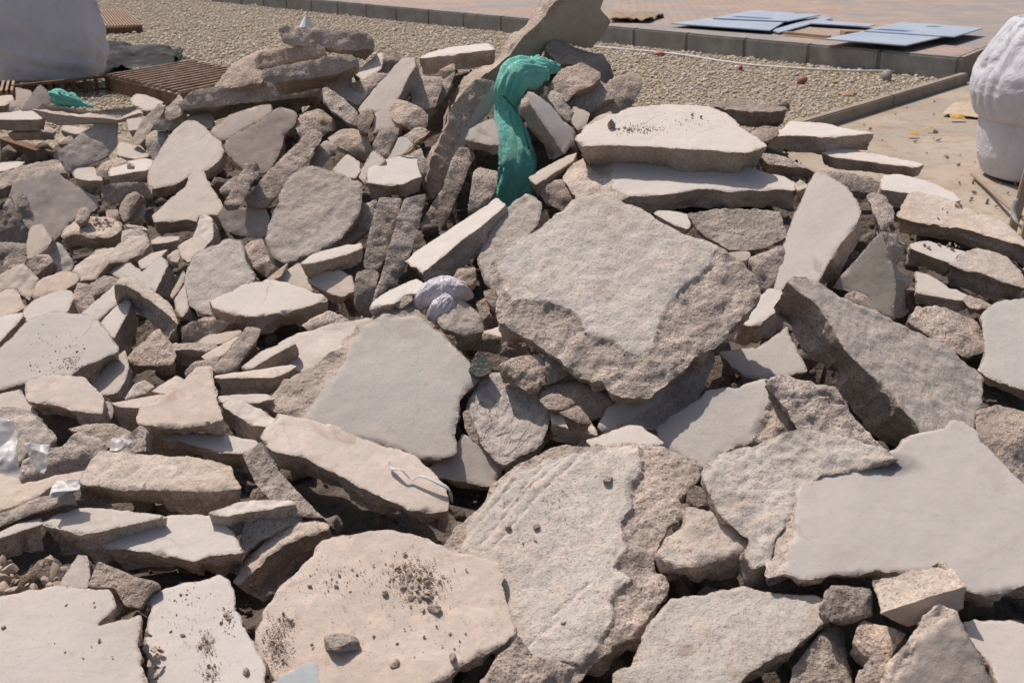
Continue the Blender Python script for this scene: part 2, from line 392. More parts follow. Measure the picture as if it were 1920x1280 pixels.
    for k in range(1, K + 1):
        s = k / K; zz = ztop * (1 - s) - t * s
        Sk = np.column_stack([Bt[:, 0], Bt[:, 1], zz])
        o = slant * s + belly * math.sin(math.pi * min(1, s * 1.1)) + (.0055 * fbm(Sk / .06 + idx, idx + 70, 2) + .0042 * fbm(Sk / .016, idx + 71, 3, .65)) * min(1, s * 4) * min(1, t / .05) * min(1, wid / .09)
        if kd != 's': o = o - (.12 * t * max(0, (s - .8) / .2))
        if 'ribs' in opt and .12 < s < .5:
            o = o + .004 * np.sin(np.arange(nb) * ds / .011 * 2 * math.pi) - .006
        o = np.minimum(o, .35 * L); XY = Bt + N2 * o[:, None]
        zk = zz + .004 * vn(Sk / .02, idx + 80)
        rings.append(np.column_stack([XY, zk]))
    Vt = np.column_stack([V2, z]); off = len(Vt); allv = [Vt] + rings
    faces = [tuple(f) for f in Fc]
    # orientation of the top faces
    f0 = faces[len(faces) // 2]; a, b, c_ = V2[f0[0]], V2[f0[1]], V2[f0[2]]
    if np.cross(b - a, c_ - a) < 0: faces = [f[::-1] for f in faces]
    prev = bidx
    for k in range(K):
        cur = [off + k * nb + i for i in range(nb)]
        for i in range(nb):
            j = (i + 1) % nb
            q = (prev[i], cur[i], cur[j], prev[j])
            if len(set(q)) == 4: faces.append(q)
            elif len(set(q)) == 3: faces.append(tuple(dict.fromkeys(q)))
        prev = cur
    cen = off + K * nb; bc = rings[-1].mean(0); bc[2] = -t
    for i in range(nb): faces.append((prev[i], cen, prev[(i + 1) % nb]))
    A_ = np.vstack(allv + [bc[None]])
    Wv = A_[:, :1] * e1 + A_[:, 1:2] * e2 + A_[:, 2:3] * n
    name, cat = KIND[kd]
    key = mt + ('m' if 'mud' in opt else '') + ('v' if 'veins' in opt else '') + ('c' if 'crack' in opt else '')
    o = meshobj(name, Wv, faces, MATS.get(key, MATS[mt]), loc=(a0[0], a0[1], a0[2] + CAM_Z), ang=38)
    rr = np.ones(len(A_)); rr[:len(V2)] = np.clip(rmask, 0, 1)
    at = o.data.attributes.new('rough', 'FLOAT', 'POINT'); at.data.foreach_set('value', rr.astype(np.float32))
    if 'stain' in opt:
        ss = np.zeros(len(A_)); ss[:len(V2)] = stain
        at = o.data.attributes.new('stain', 'FLOAT', 'POINT'); at.data.foreach_set('value', ss.astype(np.float32))
    tag(o, label, cat, GROUP[kd])
    return o, Wv + np.array([a0[0], a0[1], a0[2] + CAM_Z])

TABLE = r'''c|narrow rough shard leaning up on the skyline, left of the smooth leaning slab|715,132 725,87 750,97 760,107 735,130|.3,-.6,.7|.04|K
s|cream slab sliver catching sun just right of the topmost stacked chunks|660,140 692,115 712,97 720,100 715,130 680,150|-.2,-.3,.9|.04|W
c|rough broken lip below the sunlit cream sliver near the top of the heap|655,155 675,150 715,130 730,135 715,158 687,177 660,165|0,-.6,.8|.05|R
s|shaded beige slab tucked under the stacked chunks near the top left of the heap|605,155 655,135 662,160 690,177 672,198 655,190 625,172|0,-.4,.9|.04|C
s|white topped slab lying flat on the skyline, left of the tall tilted peak slab|783,109 802,100 845,89 915,79 930,92 860,101 795,109|0,-.05,1|.06|W
f|small rough stone peeking up below the white topped skyline slab|815,137 840,120 852,118 853,132 828,142|0,-.6,.8|.04|R
c|rounded upright block beside the long peak slab edge|817,197 822,155 855,132 840,172 827,195|.2,-.7,.6|.06|R
c|squarish tan block standing right of the smooth leaning slab at the heap top|770,170 785,142 827,140 832,150 817,197 790,202 773,194|.1,-.6,.7|.07|R
s|tall smooth beige slab leaning back, its rough right edge in view near the heap top|670,205 695,175 720,147 755,107 777,107 780,125 765,150 747,187 730,210 672,212|-.5,-.5,.7|.06|C
s|giant slab jutting up as the peak of the heap, smooth underside toward the viewer|1140,-40 1128,18 1147,40 1112,92 1070,84 1030,84 1012,115 960,140 920,200 880,260 835,340 815,350 806,320 835,245 850,205 880,165 925,130 955,108 980,72 1012,42 1070,-30|.45,-.85,-.25|.085|U|sz=1150,-45 1135,18 1160,40 1115,100 1070,90 1030,90 1012,120 960,150 925,175 905,172 925,145 972,104 1012,64 1050,15 1085,-35;step=.002;slope=.02
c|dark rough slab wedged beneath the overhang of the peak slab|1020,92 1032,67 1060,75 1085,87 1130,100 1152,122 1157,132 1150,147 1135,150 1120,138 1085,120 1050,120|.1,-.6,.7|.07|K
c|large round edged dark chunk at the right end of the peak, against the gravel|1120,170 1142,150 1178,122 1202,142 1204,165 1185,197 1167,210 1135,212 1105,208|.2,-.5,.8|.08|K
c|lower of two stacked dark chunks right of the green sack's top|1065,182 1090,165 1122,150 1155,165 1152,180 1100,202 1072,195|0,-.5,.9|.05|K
c|upper of two stacked dark chunks right of the green sack's top|1025,155 1055,125 1092,116 1128,135 1125,147 1100,162 1060,177 1040,174|0,-.5,.9|.05|R
f|pale shaded slab end between the green sack's block and the wide topmost slab|1067,225 1075,197 1107,212 1100,232 1085,245|0,-.6,.8|.04|C
f|thin pale chip against the back left corner of the wide topmost slab|1090,240 1115,220 1145,207 1150,215 1130,228 1100,245|0,-.3,1|.03|T
f|narrow rough shard resting on the cream faced block beside the green sack|1025,172 1040,160 1065,195 1080,215 1067,228 1045,212|.3,-.6,.7|.04|R
x|SACK|945,150 965,112 1046,110 1040,150 1025,180 990,200 985,240 1000,275 1000,320 960,390 925,370 940,310 935,200|.1,-.9,.4|.1|N
s|cream faced block propped against the right side of the green sack|990,170 1002,172 1035,200 1055,225 1084,246 1075,270 1060,290 1025,242 992,194|.6,-.45,.6|.07|W
s|long slab leaning beneath the peak slab, left of the green sack|812,374 801,345 808,300 826,262 843,225 842,208 865,180 890,150 905,147 925,150 937,163 925,200 885,245 865,290 840,330 825,365|.45,-.75,.4|.06|G|sz=938,163 925,200 885,245 865,290 840,332 827,362 824,350 850,285 875,230 905,185 925,160;step=.002;slope=.03
c|rough edged slab crowning the stack at the top left of the heap|520,54 532,49 585,51 630,54 690,61 703,78 697,90 660,95 600,90 530,82|0,-.85,.38|.16|R
c|big rough slab tilted behind the stacked chunks, dark against the gravel|393,166 425,130 445,112 480,92 525,80 530,92 490,120 490,150 450,162|-.3,-.6,.8|.06|R
c|brick shaped chunk second from the top of the upper left stack|475,108 490,98 540,90 605,83 614,100 560,113 500,125 480,129|-.1,-.85,.4|.14|R
c|long slab at the bottom of the upper left stack, pointing left at the rusty grating|333,198 357,172 390,163 480,157 540,152 600,148 605,165 600,180 530,188 480,192 420,197 345,206|0,-.85,.38|.2|R
c|long rounded chunk third from the top of the upper left stack|488,130 530,122 617,105 655,100 672,110 672,122 630,137 555,150 510,157 492,152|0,-.85,.4|.16|R
s|shaded pale slab under the long bottom slab of the upper left stack|393,247 430,215 480,198 510,195 515,215 480,230 430,258 415,264 400,257|0,-.65,.7|.04|C
c|small rough chunk hanging below the left tip of the upper left stack|343,220 350,206 390,205 402,220 395,237 375,232|0,-.5,.8|.05|R
f|lone rounded stub pointing up left beside the rusty grating|243,186 255,176 275,178 308,192 292,207 270,208 247,196|.1,-.3,1|.05|C|d=6.3
c|steep shard below the corner of the rusty grating|307,220 310,200 335,172 347,195 341,213 313,223|-.3,-.5,.8|.05|R
c|long thin shard leaning left below the rusty grating|245,267 260,228 300,193 312,198 284,240 262,272|-.3,-.5,.8|.05|R
f|small square block left of the long thin shard near the grating|237,223 265,219 273,228 262,243 240,246|0,-.4,.9|.05|C
f|flat oval stone right of the long thin shard near the grating|285,232 300,220 345,231 339,245 290,245|0,-.85,.34|.08|R
c|pointed brown stone beside the upper left of the large pale leaning slab|272,254 287,243 317,245 314,260 292,300 273,282|-.1,-.6,.7|.05|R|d=5.3
f|flat pale piece behind the small flat topped stone with a pebble|217,277 225,264 260,274 287,292 255,299 220,292|0,-.25,1|.03|C
s|white topped block at the far left edge by the white bulk bag|-20,181 24,178 27,187 10,198 -20,200|0,-.2,1|.06|C|d=6.9
f|pale upright shard left of the triangular slab near the small green bag|28,163 60,170 60,190 40,207 30,187|-.2,-.6,.7|.05|P|d=6.95
f|small dark block in front of the white topped block at the far left edge|10,190 30,183 38,202 32,213 12,213|0,-.6,.7|.05|R|d=6.9;d=6.8
s|triangular slab standing on end left of the small green bag|74,157 88,168 95,185 90,197 55,207 37,208|.3,-.7,.6|.05|P|d=6.9
s|long slab with rough upper rim lying in front of the small green bag|58,205 100,214 150,220 190,222 222,226 262,212 270,216 240,228 185,234 110,236 85,226|0,-.8,-.35|.06|C|d=6.7
s|flat slab with white top at the left edge, below the white bulk bag|-20,215 35,207 62,207 88,222 60,224 -20,224|0,-.15,1|.06|W|d=6.6
c|blunt loaf shaped chunk at the left, above the rusty steel channel|12,242 45,231 95,229 104,238 98,246 45,248 14,248|0,-.3,1|.06|R
f|short block with pinkish top right of the loaf shaped chunk|113,243 118,233 165,240 160,250 140,252|.1,-.25,1|.05|P
f|small wedge stone below the pinkish topped short block|103,256 135,254 138,264 110,268|0,-.3,1|.04|R
c|large smooth backed chunk leaning left with a knobbly crest|100,287 130,272 150,250 178,232 180,219 198,214 220,228 223,270 207,290 160,312 127,322 110,303|.3,-.8,.5|.08|T
s|white flake lying at the left edge under the rusty steel channel|-20,309 5,304 48,301 40,312 0,322 -20,324|0,-.2,1|.03|W
c|long rough slab at the left edge behind the muddy pink slab|-20,328 20,317 67,303 110,298 126,325 95,328 60,336 25,346 -20,362|-.1,-.45,.9|.06|R
c|dark slab standing behind the left end of the muddy pink slab|5,410 5,378 20,353 40,360 56,400 58,445 45,454 -15,452 -10,420|-.3,-.8,.4|.05|K
s|big pink slab with mud streaks leaning back at the left|25,343 30,335 72,328 90,316 103,318 118,332 140,345 180,368 186,388 165,402 140,412 112,442 98,454 60,442 48,425 32,395 18,362|.15,-.75,.65|.07|P|mud
c|dark rough slab at the left edge below the muddy pink slab|-15,452 48,455 54,470 45,480 5,478 -15,476|0,-.6,.7|.05|K
f|dark wedge in shadow at the left edge below the rough slab|5,480 28,472 52,482 45,497 20,518 0,514|0,-.6,.7|.05|K
f|block with flat pale top just right of the muddy pink slab|136,324 142,315 175,311 183,318 194,338 165,338 140,334|0,-.25,1|.07|C
f|rough stone behind the pebble topped block|178,320 195,302 225,290 242,300 206,330 188,336|0,-.5,.8|.05|R
f|cream topped flat stone with one pebble on it|203,322 208,312 240,301 272,296 288,300 287,309 275,319 247,323 222,328 205,330|0,-.2,1|.05|W
c|rounded brick like block right under the pebble topped stone|187,348 215,343 265,341 274,350 280,370 250,370 220,380 202,382 190,370|0,-.9,.3|.1|R
f|small brown stone right of the upright oval stone|258,372 272,382 273,400 255,417 242,419 250,395|.2,-.6,.7|.05|R
f|grey oval stone standing upright among crumbs left of the pale pointed slab|221,382 232,360 250,356 259,363 252,380 240,410 232,418 223,402|-.5,-.6,.6|.05|K
f|small flat chip left of the grey upright oval stone|197,391 220,390 225,408 200,409|0,-.5,.8|.04|R
c|lumpy slab strewn with crumbs, a small stone on its left end|112,442 125,425 140,412 175,405 210,407 230,418 227,433 200,446 165,444 140,438 120,447|0,-.3,1|.06|T
f|pointed stone perched on the left end of the crumb strewn slab|141,412 147,388 160,384 171,400 160,415 143,420|0,-.6,.8|.05|R
f|flat brown flake right of the crumb strewn slab, upper of two|234,420 273,425 278,432 240,426|0,-.3,1|.02|R
c|flat brown flake right of the crumb strewn slab, lower of two|227,427 240,423 278,437 262,444 226,452|0,-.4,1|.04|R
f|small pale topped block below the pointed pale slab|282,451 295,443 337,442 336,450 300,457 285,457|0,-.2,1|.05|C
c|smooth shaded slab left of the big rough lump, lit on its left face|80,470 108,450 118,458 140,492 133,506 110,512 84,510 95,482|.2,-.6,.8|.04|C
s|pinkish shard leaning on the foot of the muddy pink slab|52,437 60,422 78,418 99,450 85,467 65,482 51,487 50,462|-.3,-.6,.8|.05|P
c|knobbly brown lump below the pinkish shard at the left|48,492 72,475 90,471 98,485 83,503 65,513 52,504|0,-.5,.8|.06|R
c|large crumbly tan lump with a hollow dark front, left of centre|140,494 180,466 215,462 250,440 275,439 282,460 262,477 237,489 205,493 190,508 180,522 148,527 133,508|-.2,-.45,.9|.07|T
f|small cream slab beside the large crumbly tan lump|258,490 280,475 315,467 302,482 277,502 262,504|-.1,-.3,.9|.04|C
c|tan slab at the left edge with a cracked surface|-15,526 12,507 45,494 72,522 62,547 55,564 32,545 12,545 -15,560|0,-.55,.8|.06|P
s|pale pink slab in front of the cracked tan slab at the left|60,552 70,525 120,504 149,512 147,526 120,543 62,560|-.1,-.4,.9|.04|P
s|dusty pink slab running off the left edge above the white slabs|-25,560 12,540 32,541 40,560 49,575 25,590 -25,602|0,-.4,.9|.04|P
c|crumbly brown mass between the pale slabs left of centre|146,528 172,536 184,550 176,575 150,592 126,588 134,556|0,-.5,.9|.05|R
c|reddish brown crust stone just left of the white pointed shard|167,529 195,515 223,521 217,533 200,542 172,552|0,-.4,.9|.05|R
s|white slab with torn upper edge left of the crumbly brown mass|40,584 65,560 112,542 135,544 138,557 128,584 112,594 60,606 42,600|0,-.35,1|.05|W
s|small white slab pointing at the left edge, dark broken edge on its right|-25,597 42,584 47,590 25,614 0,642 -25,655|0,-.4,1|.05|W
s|white notched slab with thick rough right edge left of the ridge marked grey slab|202,511 215,500 240,489 260,505 272,502 300,480 315,487 312,502 292,548 250,535 225,522|-.45,-.4,.8|.06|W
s|narrow cream slab standing left of the ridge marked grey slab|318,552 343,505 348,515 338,540 322,560|-.3,-.5,.8|.03|C
s|cream slab with dark side below the narrow cream slab|325,562 347,530 350,555 354,577 342,596 331,584|-.4,-.5,.8|.05|C
c|small smooth chip above the white notched slab|312,482 325,468 335,466 338,480 334,492 322,490|0,-.4,.9|.03|C
s|large pale beige slab leaning back left of centre, corner pointing up|278,347 278,327 287,300 300,280 312,262 330,240 350,226 370,226 390,243 400,255 415,265 421,282 410,302 390,318 375,324 350,334 338,342 312,349 285,355|-.1,-.5,.88|.05|C
s|tan slab with rounded top leaning beside the large pale beige slab|420,270 425,258 450,245 480,228 525,200 542,203 558,215 553,235 532,252 527,277 508,319 490,325 455,315 440,303 422,287|.1,-.75,.6|.05|P
c|dark pebble rock under the right foot of the pale pointed slab's neighbour|410,354 430,335 447,327 440,357 413,361|0,-.5,.8|.05|K
s|pale cream slab shaped like a peaked roof left of centre|352,332 360,322 380,320 388,335 418,385 410,402 375,404 370,417 350,412 312,416 287,417 284,405 315,375 335,360 350,345|0,-.35,1|.06|C
s|pinkish curved slab edge between the peaked cream slab and the mottled round slab|408,402 430,378 447,387 467,388 482,377 495,387 505,402 502,442 480,447 440,440 415,424|.1,-.8,.5|.05|P
c|block with one smooth sunlit face under the peaked cream slab|360,444 374,410 383,399 398,410 402,440 392,458|-.4,-.55,.7|.06|C
s|cracked cream slab between the peaked slab and the ridge marked grey slab|333,462 350,448 375,442 392,455 372,478 352,494 340,484|-.2,-.5,.9|.04|C
c|rounded stone above the top right of the tan slab with rounded top|550,232 567,212 597,196 620,207 628,225 612,240 600,252 562,257|0,-.6,.8|.06|R
c|slanting oblong chunk sliding down from the upper left stack|603,165 612,162 640,180 672,210 673,236 655,232 620,204 607,187|.1,-.6,.8|.05|R
c|pointed oval chunk at mid slope above the white topped table like slab|609,247 640,229 665,235 687,252 698,277 690,288 655,282 620,267|-.1,-.5,.9|.06|R
f|dark brown stone between the oblong chunk and the speckled rounded block|672,214 687,202 702,205 700,225 687,247 670,237|0,-.6,.8|.05|K
f|shaded smooth piece below the tall smooth beige slab|697,252 702,210 730,205 750,225 756,239 715,242|0,-.6,.8|.05|C
c|speckled rounded block under the foot of the tall smooth beige slab|730,192 745,185 780,197 803,210 801,226 770,238 745,227 730,208|0,-.5,.9|.06|R
f|squarish brown block just left of the dry leaf|697,273 715,236 750,237 746,254 726,297 705,287|.1,-.7,.6|.05|R
f|cracked brown stone directly under the dry leaf tip|755,249 785,235 803,245 782,266 762,262|0,-.5,.9|.04|R
f|cream faced shard with the dry leaf lying over it|726,299 747,257 762,255 776,270 748,298|-.3,-.6,.8|.04|W
f|tan wedge between the dry leaf and the table like slab|760,296 790,270 799,308 782,302|.1,-.6,.8|.04|R
c|brown chunk in shadow right of the long leaning bar|578,302 610,257 636,270 602,318|.2,-.6,.7|.05|K
c|long rough bar leaning up right above the mottled round slab|505,320 575,247 590,241 605,250 602,264 556,327 540,342 498,388 480,384 462,380 460,370 480,350|.3,-.55,.8|.05|R
c|straight sided rough bar left of the long leaning bar|420,382 462,302 480,305 489,318 470,347 452,384 440,388|.3,-.7,.6|.05|R
f|small stone just above the mottled round slab|567,320 592,302 608,312 603,326 580,330|0,-.5,.9|.04|R
f|cream sided block above the mottled round slab's right shoulder|620,320 650,287 673,302 676,320 666,335 640,330|-.4,-.4,.8|.05|C
f|cream sided block left of the table like slab's back corner|670,330 700,280 724,300 704,320 684,345|-.3,-.6,.8|.05|C
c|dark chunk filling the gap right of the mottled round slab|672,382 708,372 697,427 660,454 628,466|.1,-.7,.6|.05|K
c|steep dark bar standing right of the mottled round slab|681,497 695,425 710,368 754,370 740,427 725,482 705,508 683,502|.2,-.8,.5|.06|R
c|long curved dark bar reaching down beside the purple plastic bag|758,370 800,362 785,422 770,477 755,512 735,532 702,567 688,598 690,575 705,540 720,500 730,462 742,420|.2,-.8,.5|.06|R
c|shadowed slab foot under the two steep dark bars|668,508 700,500 712,508 702,545 690,590 668,575 664,540|.1,-.8,.5|.05|K
s|table like slab with cream top propped on the two steep dark bars|685,327 692,315 710,303 735,295 770,289 785,294 789,315 794,331 770,339 755,346 720,347 685,342|0,-.2,1|.05|W
f|tan crust at the right rear corner of the table like slab|782,300 792,290 802,300 800,328 790,325|.2,-.6,.7|.03|R
c|dark squared bar leaning between the table like slab and the green sack|788,422 830,350 847,300 862,275 878,272 895,290 880,312 865,352 840,407 825,432 810,438|.3,-.75,.55|.06|R
c|upright dark block touching the lower left side of the green sack|877,387 880,370 890,308 902,300 933,312 931,350 915,380 883,392|.1,-.75,.6|.06|R
s|shaded cream faced stone left of the green sack's middle|870,262 880,240 922,220 933,230 936,272 915,272 880,262|-.1,-.6,.8|.05|C
f|small pale strip of slab right of the green sack's foot|990,333 1010,318 1060,292 1082,284 1074,302 1040,322 1005,347|-.1,-.2,1|.04|C
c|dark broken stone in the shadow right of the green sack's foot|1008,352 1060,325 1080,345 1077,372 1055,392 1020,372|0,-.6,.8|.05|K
s|block lying diagonally, sunlit cream top and rough lower side, below the green sack|757,491 790,463 850,425 930,371 948,383 914,414 852,463 790,515 782,503 768,497|-.4,-.2,.9|.065|W
c|ridge backed slab leaning on the left end of the giant pitted slab|893,492 905,455 937,407 960,380 985,360 1005,368 1016,385 1006,422 962,467 942,502 932,550 908,532|-.3,-.5,.8|.07|T
c|huge mottled round slab leaning back in the centre left|525,362 532,347 547,327 575,312 600,312 640,325 680,342 678,382 672,402 640,452 615,467 567,484 530,495 505,477 501,450 500,425 507,405 525,382|-.1,-.6,.8|.07|T
c|brown stone tucked below the left edge of the mottled round slab|447,454 460,443 480,446 492,448 512,502 503,518 480,508 465,482|-.2,-.7,.6|.05|R
s|small cream slab glimpsed between the mottled round slab and the oval one|515,524 560,490 577,507 577,527 592,548 540,535|0,-.5,.9|.04|C
f|thin pinkish flake under the mottled round slab's lower left tip|500,522 540,492 527,518 510,526|0,-.5,.9|.02|P
s|bluish shaded slab with rounded corners below the flat slanting stone|574,521 585,510 640,505 662,518 667,545 640,557 610,547 580,532|0,-.5,.9|.035|C
f|flat slanting stone with cream top at the foot of the mottled round slab|561,494 585,475 620,464 677,454 681,464 655,475 610,487 578,494|.05,-.2,1|.05|W
s|grey slab crossed by a raised diagonal ridge|345,542 345,512 360,480 390,460 430,446 450,450 463,490 478,514 465,535 430,560 396,566 400,592 375,588 350,570|-.2,-.55,.8|.07|M
s|wide white slab with thick front edge lying across the centre left|390,563 425,550 460,530 480,526 508,521 542,530 570,540 605,552 617,560 568,577 515,586 480,593 425,586 397,577|0,-.2,1|.055|W
s|white slab with a clean straight break left of the long slanting slab|143,594 215,532 233,557 182,600 163,596|0,-.4,1|.05|W
s|white slab with thick torn right edge under the long slanting slab|182,602 237,560 247,568 241,587 224,615 215,635 203,628 194,612|-.2,-.35,.9|.07|W
s|long slanting slab, rough side down, pointing lower right at the left of the photo|213,532 226,518 250,516 288,543 324,574 334,608 318,592 290,570 262,548 235,533|.25,-.15,1|.06|T
c|tan rough piece below the wide white slab with thick front edge|563,606 590,588 618,580 657,597 625,614 582,618|0,-.4,.9|.05|R
s|smooth beige slab mostly hidden behind the large grey quadrilateral slab|520,642 560,620 620,607 690,595 720,610 700,650 640,690 600,700 552,695 538,680|0,-.35,1|.04|C
c|rough curved slab end beneath the wide white slab, left one|338,614 362,602 412,599 434,605 402,632 342,642|0,-.85,.34|.1|R
f|thin flat slab below the rough curved slab end|366,642 390,627 452,618 455,625 420,643 388,649|0,-.3,1|.03|C
f|straight edged block lying right of the brown ridged stone|316,648 325,641 402,642 412,650 400,655 320,655|0,-.2,1|.05|R
f|slim slanting piece under the diagonal square bar's upper half|376,668 400,652 450,627 458,631 422,663 388,675|-.2,-.4,.9|.03|C
f|rough oblong under the foot of the diagonal square bar|341,690 370,675 412,667 404,690 352,704|0,-.5,.9|.05|R
c|diagonal square bar of concrete pointing up right, left of centre|396,692 462,612 478,610 491,617 486,631 442,692 425,699 402,699|.3,-.5,.8|.05|T
s|wedge with cream top and rough front right of the diagonal square bar|450,689 490,657 545,637 556,643 505,670 470,691|-.15,-.25,1|.05|W
s|brick like slab with pale top below the cream topped wedge|401,704 440,697 500,690 545,682 558,686 537,699 515,708 404,709|0,-.2,1|.05|C
f|thin pale slab flush under the brick like slab|408,741 450,737 497,737 517,745 485,755 412,753|0,-.2,1|.03|C
c|chunky wedge with smooth sloping top left of the big grey slab's rough corner|411,757 430,748 455,750 490,766 520,784 516,800 480,796 440,776|.1,-.2,1|.075|C
c|brown ridged stone shaped like a tooth, left of centre|225,670 240,645 268,627 282,608 295,605 303,622 322,640 331,668 324,684 290,688 255,680|0,-.5,.9|.055|R|veins
s|cream slab in half shadow under the big white slab's right edge|163,712 190,690 220,668 235,655 242,688 234,717 218,737 195,741 175,729|-.3,-.4,.9|.06|C
f|small crusty stone right of the half shadowed cream slab|230,742 250,718 270,707 290,722 272,738 245,744|0,-.5,.9|.04|R
f|dusty pink flat piece behind the boot shaped slab|283,733 330,703 350,712 312,740|0,-.3,1|.03|P
s|big white slab sloping left, specked with dark grit|-45,695 0,655 55,600 100,583 135,587 162,587 180,597 190,610 205,620 212,630 222,650 220,660 185,675 150,689 130,706 100,704 50,716 0,732 -45,742|0,-.4,1|.05|W
s|cream slab partly under the brown seven sided slab at the left|-25,742 40,728 50,750 72,772 50,784 38,770 -25,768|0,-.4,1|.04|C
f|small cream wedge touching the right tip of the brown seven sided slab|190,752 205,751 214,765 212,782 192,796 176,794|.4,-.4,.8|.05|C
s|brown seven sided slab with dark underside at the left|44,742 47,712 87,700 105,699 155,707 195,747 193,777 140,771 95,759 50,752|0,-.35,.95|.06|P
f|white topped block between the seven sided slab and the boot shaped slab|205,755 260,745 308,738 303,752 274,764 225,763|0,-.2,1|.07|C
s|white topped slab mostly under the boot shaped slab|268,816 300,809 350,810 430,815 482,825 494,843 455,850 422,850 375,838 330,826|.05,-.2,1|.06|W
s|boot shaped cream slab left of centre|254,782 262,762 310,737 350,705 370,688 395,686 408,730 404,750 413,764 420,790 385,795 345,800 300,801 258,793|0,-.4,.95|.055|P
c|rough stone peeking out left of the dark tilted plate|125,803 160,795 212,792 246,807 241,826 215,842 190,834 165,815|0,-.4,.9|.06|R
s|dark tilted plate with a thin pale edge, left of the white topped slab|212,842 262,797 275,808 275,846 248,849|-.4,-.6,.6|.03|K
c|tall rough slab at the left edge holding a torn clear plastic sheet|-20,765 25,760 67,775 108,820 97,837 64,849 42,866 20,876 -20,862|.1,-.6,.8|.06|T
c|knobby lump above the long rough wedge at the lower left|110,830 150,805 185,807 188,820 202,836 197,849 175,858 155,842 125,838|0,-.4,.9|.07|R
c|long rough wedge with clear plastic scrap snagged on it, lower left|33,905 40,862 95,839 150,835 177,853 162,880 85,893|0,-.75,.65|.05|R
s|pinkish slab with yellowish side at the left edge|-25,882 33,893 40,905 85,893 162,880 152,900 100,908 62,936 15,952 -25,960|0,-.3,1|.035|P
c|grey brown slab edge running off the left side under the pinkish slab|-25,968 0,960 60,935 110,922 138,921 140,940 72,958 0,985 -25,992|0,-.6,.8|.05|T
s|white topped slab sliver at the left edge, below the grey brown slab|-25,1008 34,980 79,969 80,982 36,997 -25,1018|0,-.25,1|.05|W
s|thick block with cream top under the front of the heavy rectangular block|76,981 107,962 140,950 220,953 315,967 277,977 199,993 157,1001 112,992|0,-.25,1|.075|C
s|heavy rectangular block with rough brown sides and flat dusty top|140,908 168,866 186,845 225,846 300,851 375,857 432,869 438,884 453,912 390,921 300,917 200,914|0,-.3,1|.06|T
c|dark block at the back right of the wide topmost slab|1328,197 1345,188 1400,186 1450,192 1480,205 1440,211 1390,207 1355,204|0,-.2,1|.065|K
s|white topped wedge pointing right over the sandy ground|1430,250 1467,242 1480,226 1545,231 1640,249 1600,254 1545,257 1500,255 1450,254|0,-.2,1|.065|W|d=4.6
f|small crumbly lump between the dark block and the white topped wedge|1402,250 1420,238 1455,240 1462,250 1440,262 1415,265|0,-.4,.9|.03|R
s|flat slab pointing right below the white topped wedge|1538,286 1560,277 1600,279 1680,295 1735,307 1722,314 1650,306 1560,294|0,-.2,1|.045|W|d=4.75
c|broken grey block under the white topped wedge|1425,288 1450,284 1500,292 1536,303 1530,314 1490,312 1440,306|0,-.3,1|.05|K
c|dark slab in shadow right of the tall white wedge's top|1535,320 1600,320 1657,332 1652,350 1590,350 1540,340|0,-.4,.9|.06|K
s|slab with bluish white top behind the long ribbed edge slab at the right|1650,336 1655,327 1680,326 1740,339 1790,361 1805,376 1780,382 1740,372 1700,362 1652,354|.05,-.2,1|.06|W
f|white end of a slab beneath the second slab of the right stack|1225,400 1232,394 1262,394 1298,404 1303,416 1290,431 1258,420|0,-.3,1|.04|W
s|brown slab printed with rib marks below the right stack|1288,400 1335,392 1420,392 1462,397 1472,430 1474,447 1440,463 1400,471 1365,468 1345,453 1310,433|-.05,-.5,.9|.035|K
f|small sunlit tan block peeking below the rib printed slab|1358,478 1365,473 1405,470 1408,479 1400,489 1372,490|0,-.5,.9|.05|P
c|dark rocks in shadow left of the tall white wedge|1405,478 1470,458 1478,500 1448,545 1425,540 1412,508|0,-.7,.6|.05|K
s|second slab of the right stack, shadowed beneath the wide topmost slab|1056,322 1065,305 1100,285 1200,270 1360,290 1385,304 1420,318 1470,330 1497,345 1490,355 1440,354 1380,356 1310,355 1250,366 1180,367 1120,376 1082,370 1073,347|0,-.3,1|.065|L|sz=1145,280 1400,280 1510,340 1495,362 1440,358 1380,360 1310,359 1250,370 1180,368 1150,350
s|wide topmost slab of the right stack with a fissured cream top and thick rough front|1076,260 1100,236 1140,217 1180,202 1245,194 1330,197 1362,212 1390,235 1438,273 1400,287 1335,280 1267,277 1210,272 1150,272 1100,274|0,-.25,1|.105|W|gr=1150,222 1250,212 1350,214/1235,205 1265,235 1300,262/1300,255 1340,238 1370,236/1120,250 1180,240 1225,250;crk
c|thin rough slab with flat pale top behind the white wedge's left side|1488,346 1500,336 1515,345 1512,352 1495,358|0,-.3,1|.04|C
c|rough shoulder stone behind the tall white wedge's right side|1628,360 1640,355 1665,365 1677,390 1677,415 1655,430 1640,400|.1,-.6,.7|.05|R
s|slab standing on edge with a cream face in shade, right of the tall white wedge|1556,540 1600,490 1652,430 1665,475 1675,512 1679,537 1674,600 1632,586 1628,556 1595,548|-.75,-.6,.15|.085|U
f|small rough stone at the foot of the slab standing on edge|1583,552 1600,544 1632,554 1632,584 1600,568|0,-.5,.8|.04|R
s|tall white wedge with broad smooth sunlit face and rough right flank|1450,543 1451,512 1472,450 1490,395 1527,322 1540,324 1560,330 1590,355 1605,375 1615,395 1600,427 1556,490 1533,534 1500,526 1477,530 1465,546|-.45,-.42,.8|.085|W
s|white topped slab below the long ribbed edge slab|1705,455 1740,450 1800,468 1832,478 1784,493 1745,480 1708,466|.1,-.2,1|.055|W
s|long slab at the right edge with a ribbed side and dusty top|1680,403 1705,360 1727,357 1790,377 1830,396 1877,410 1905,434 1930,456 1930,466 1865,446 1815,431 1715,414|0,-.2,1|.06|T|ribs
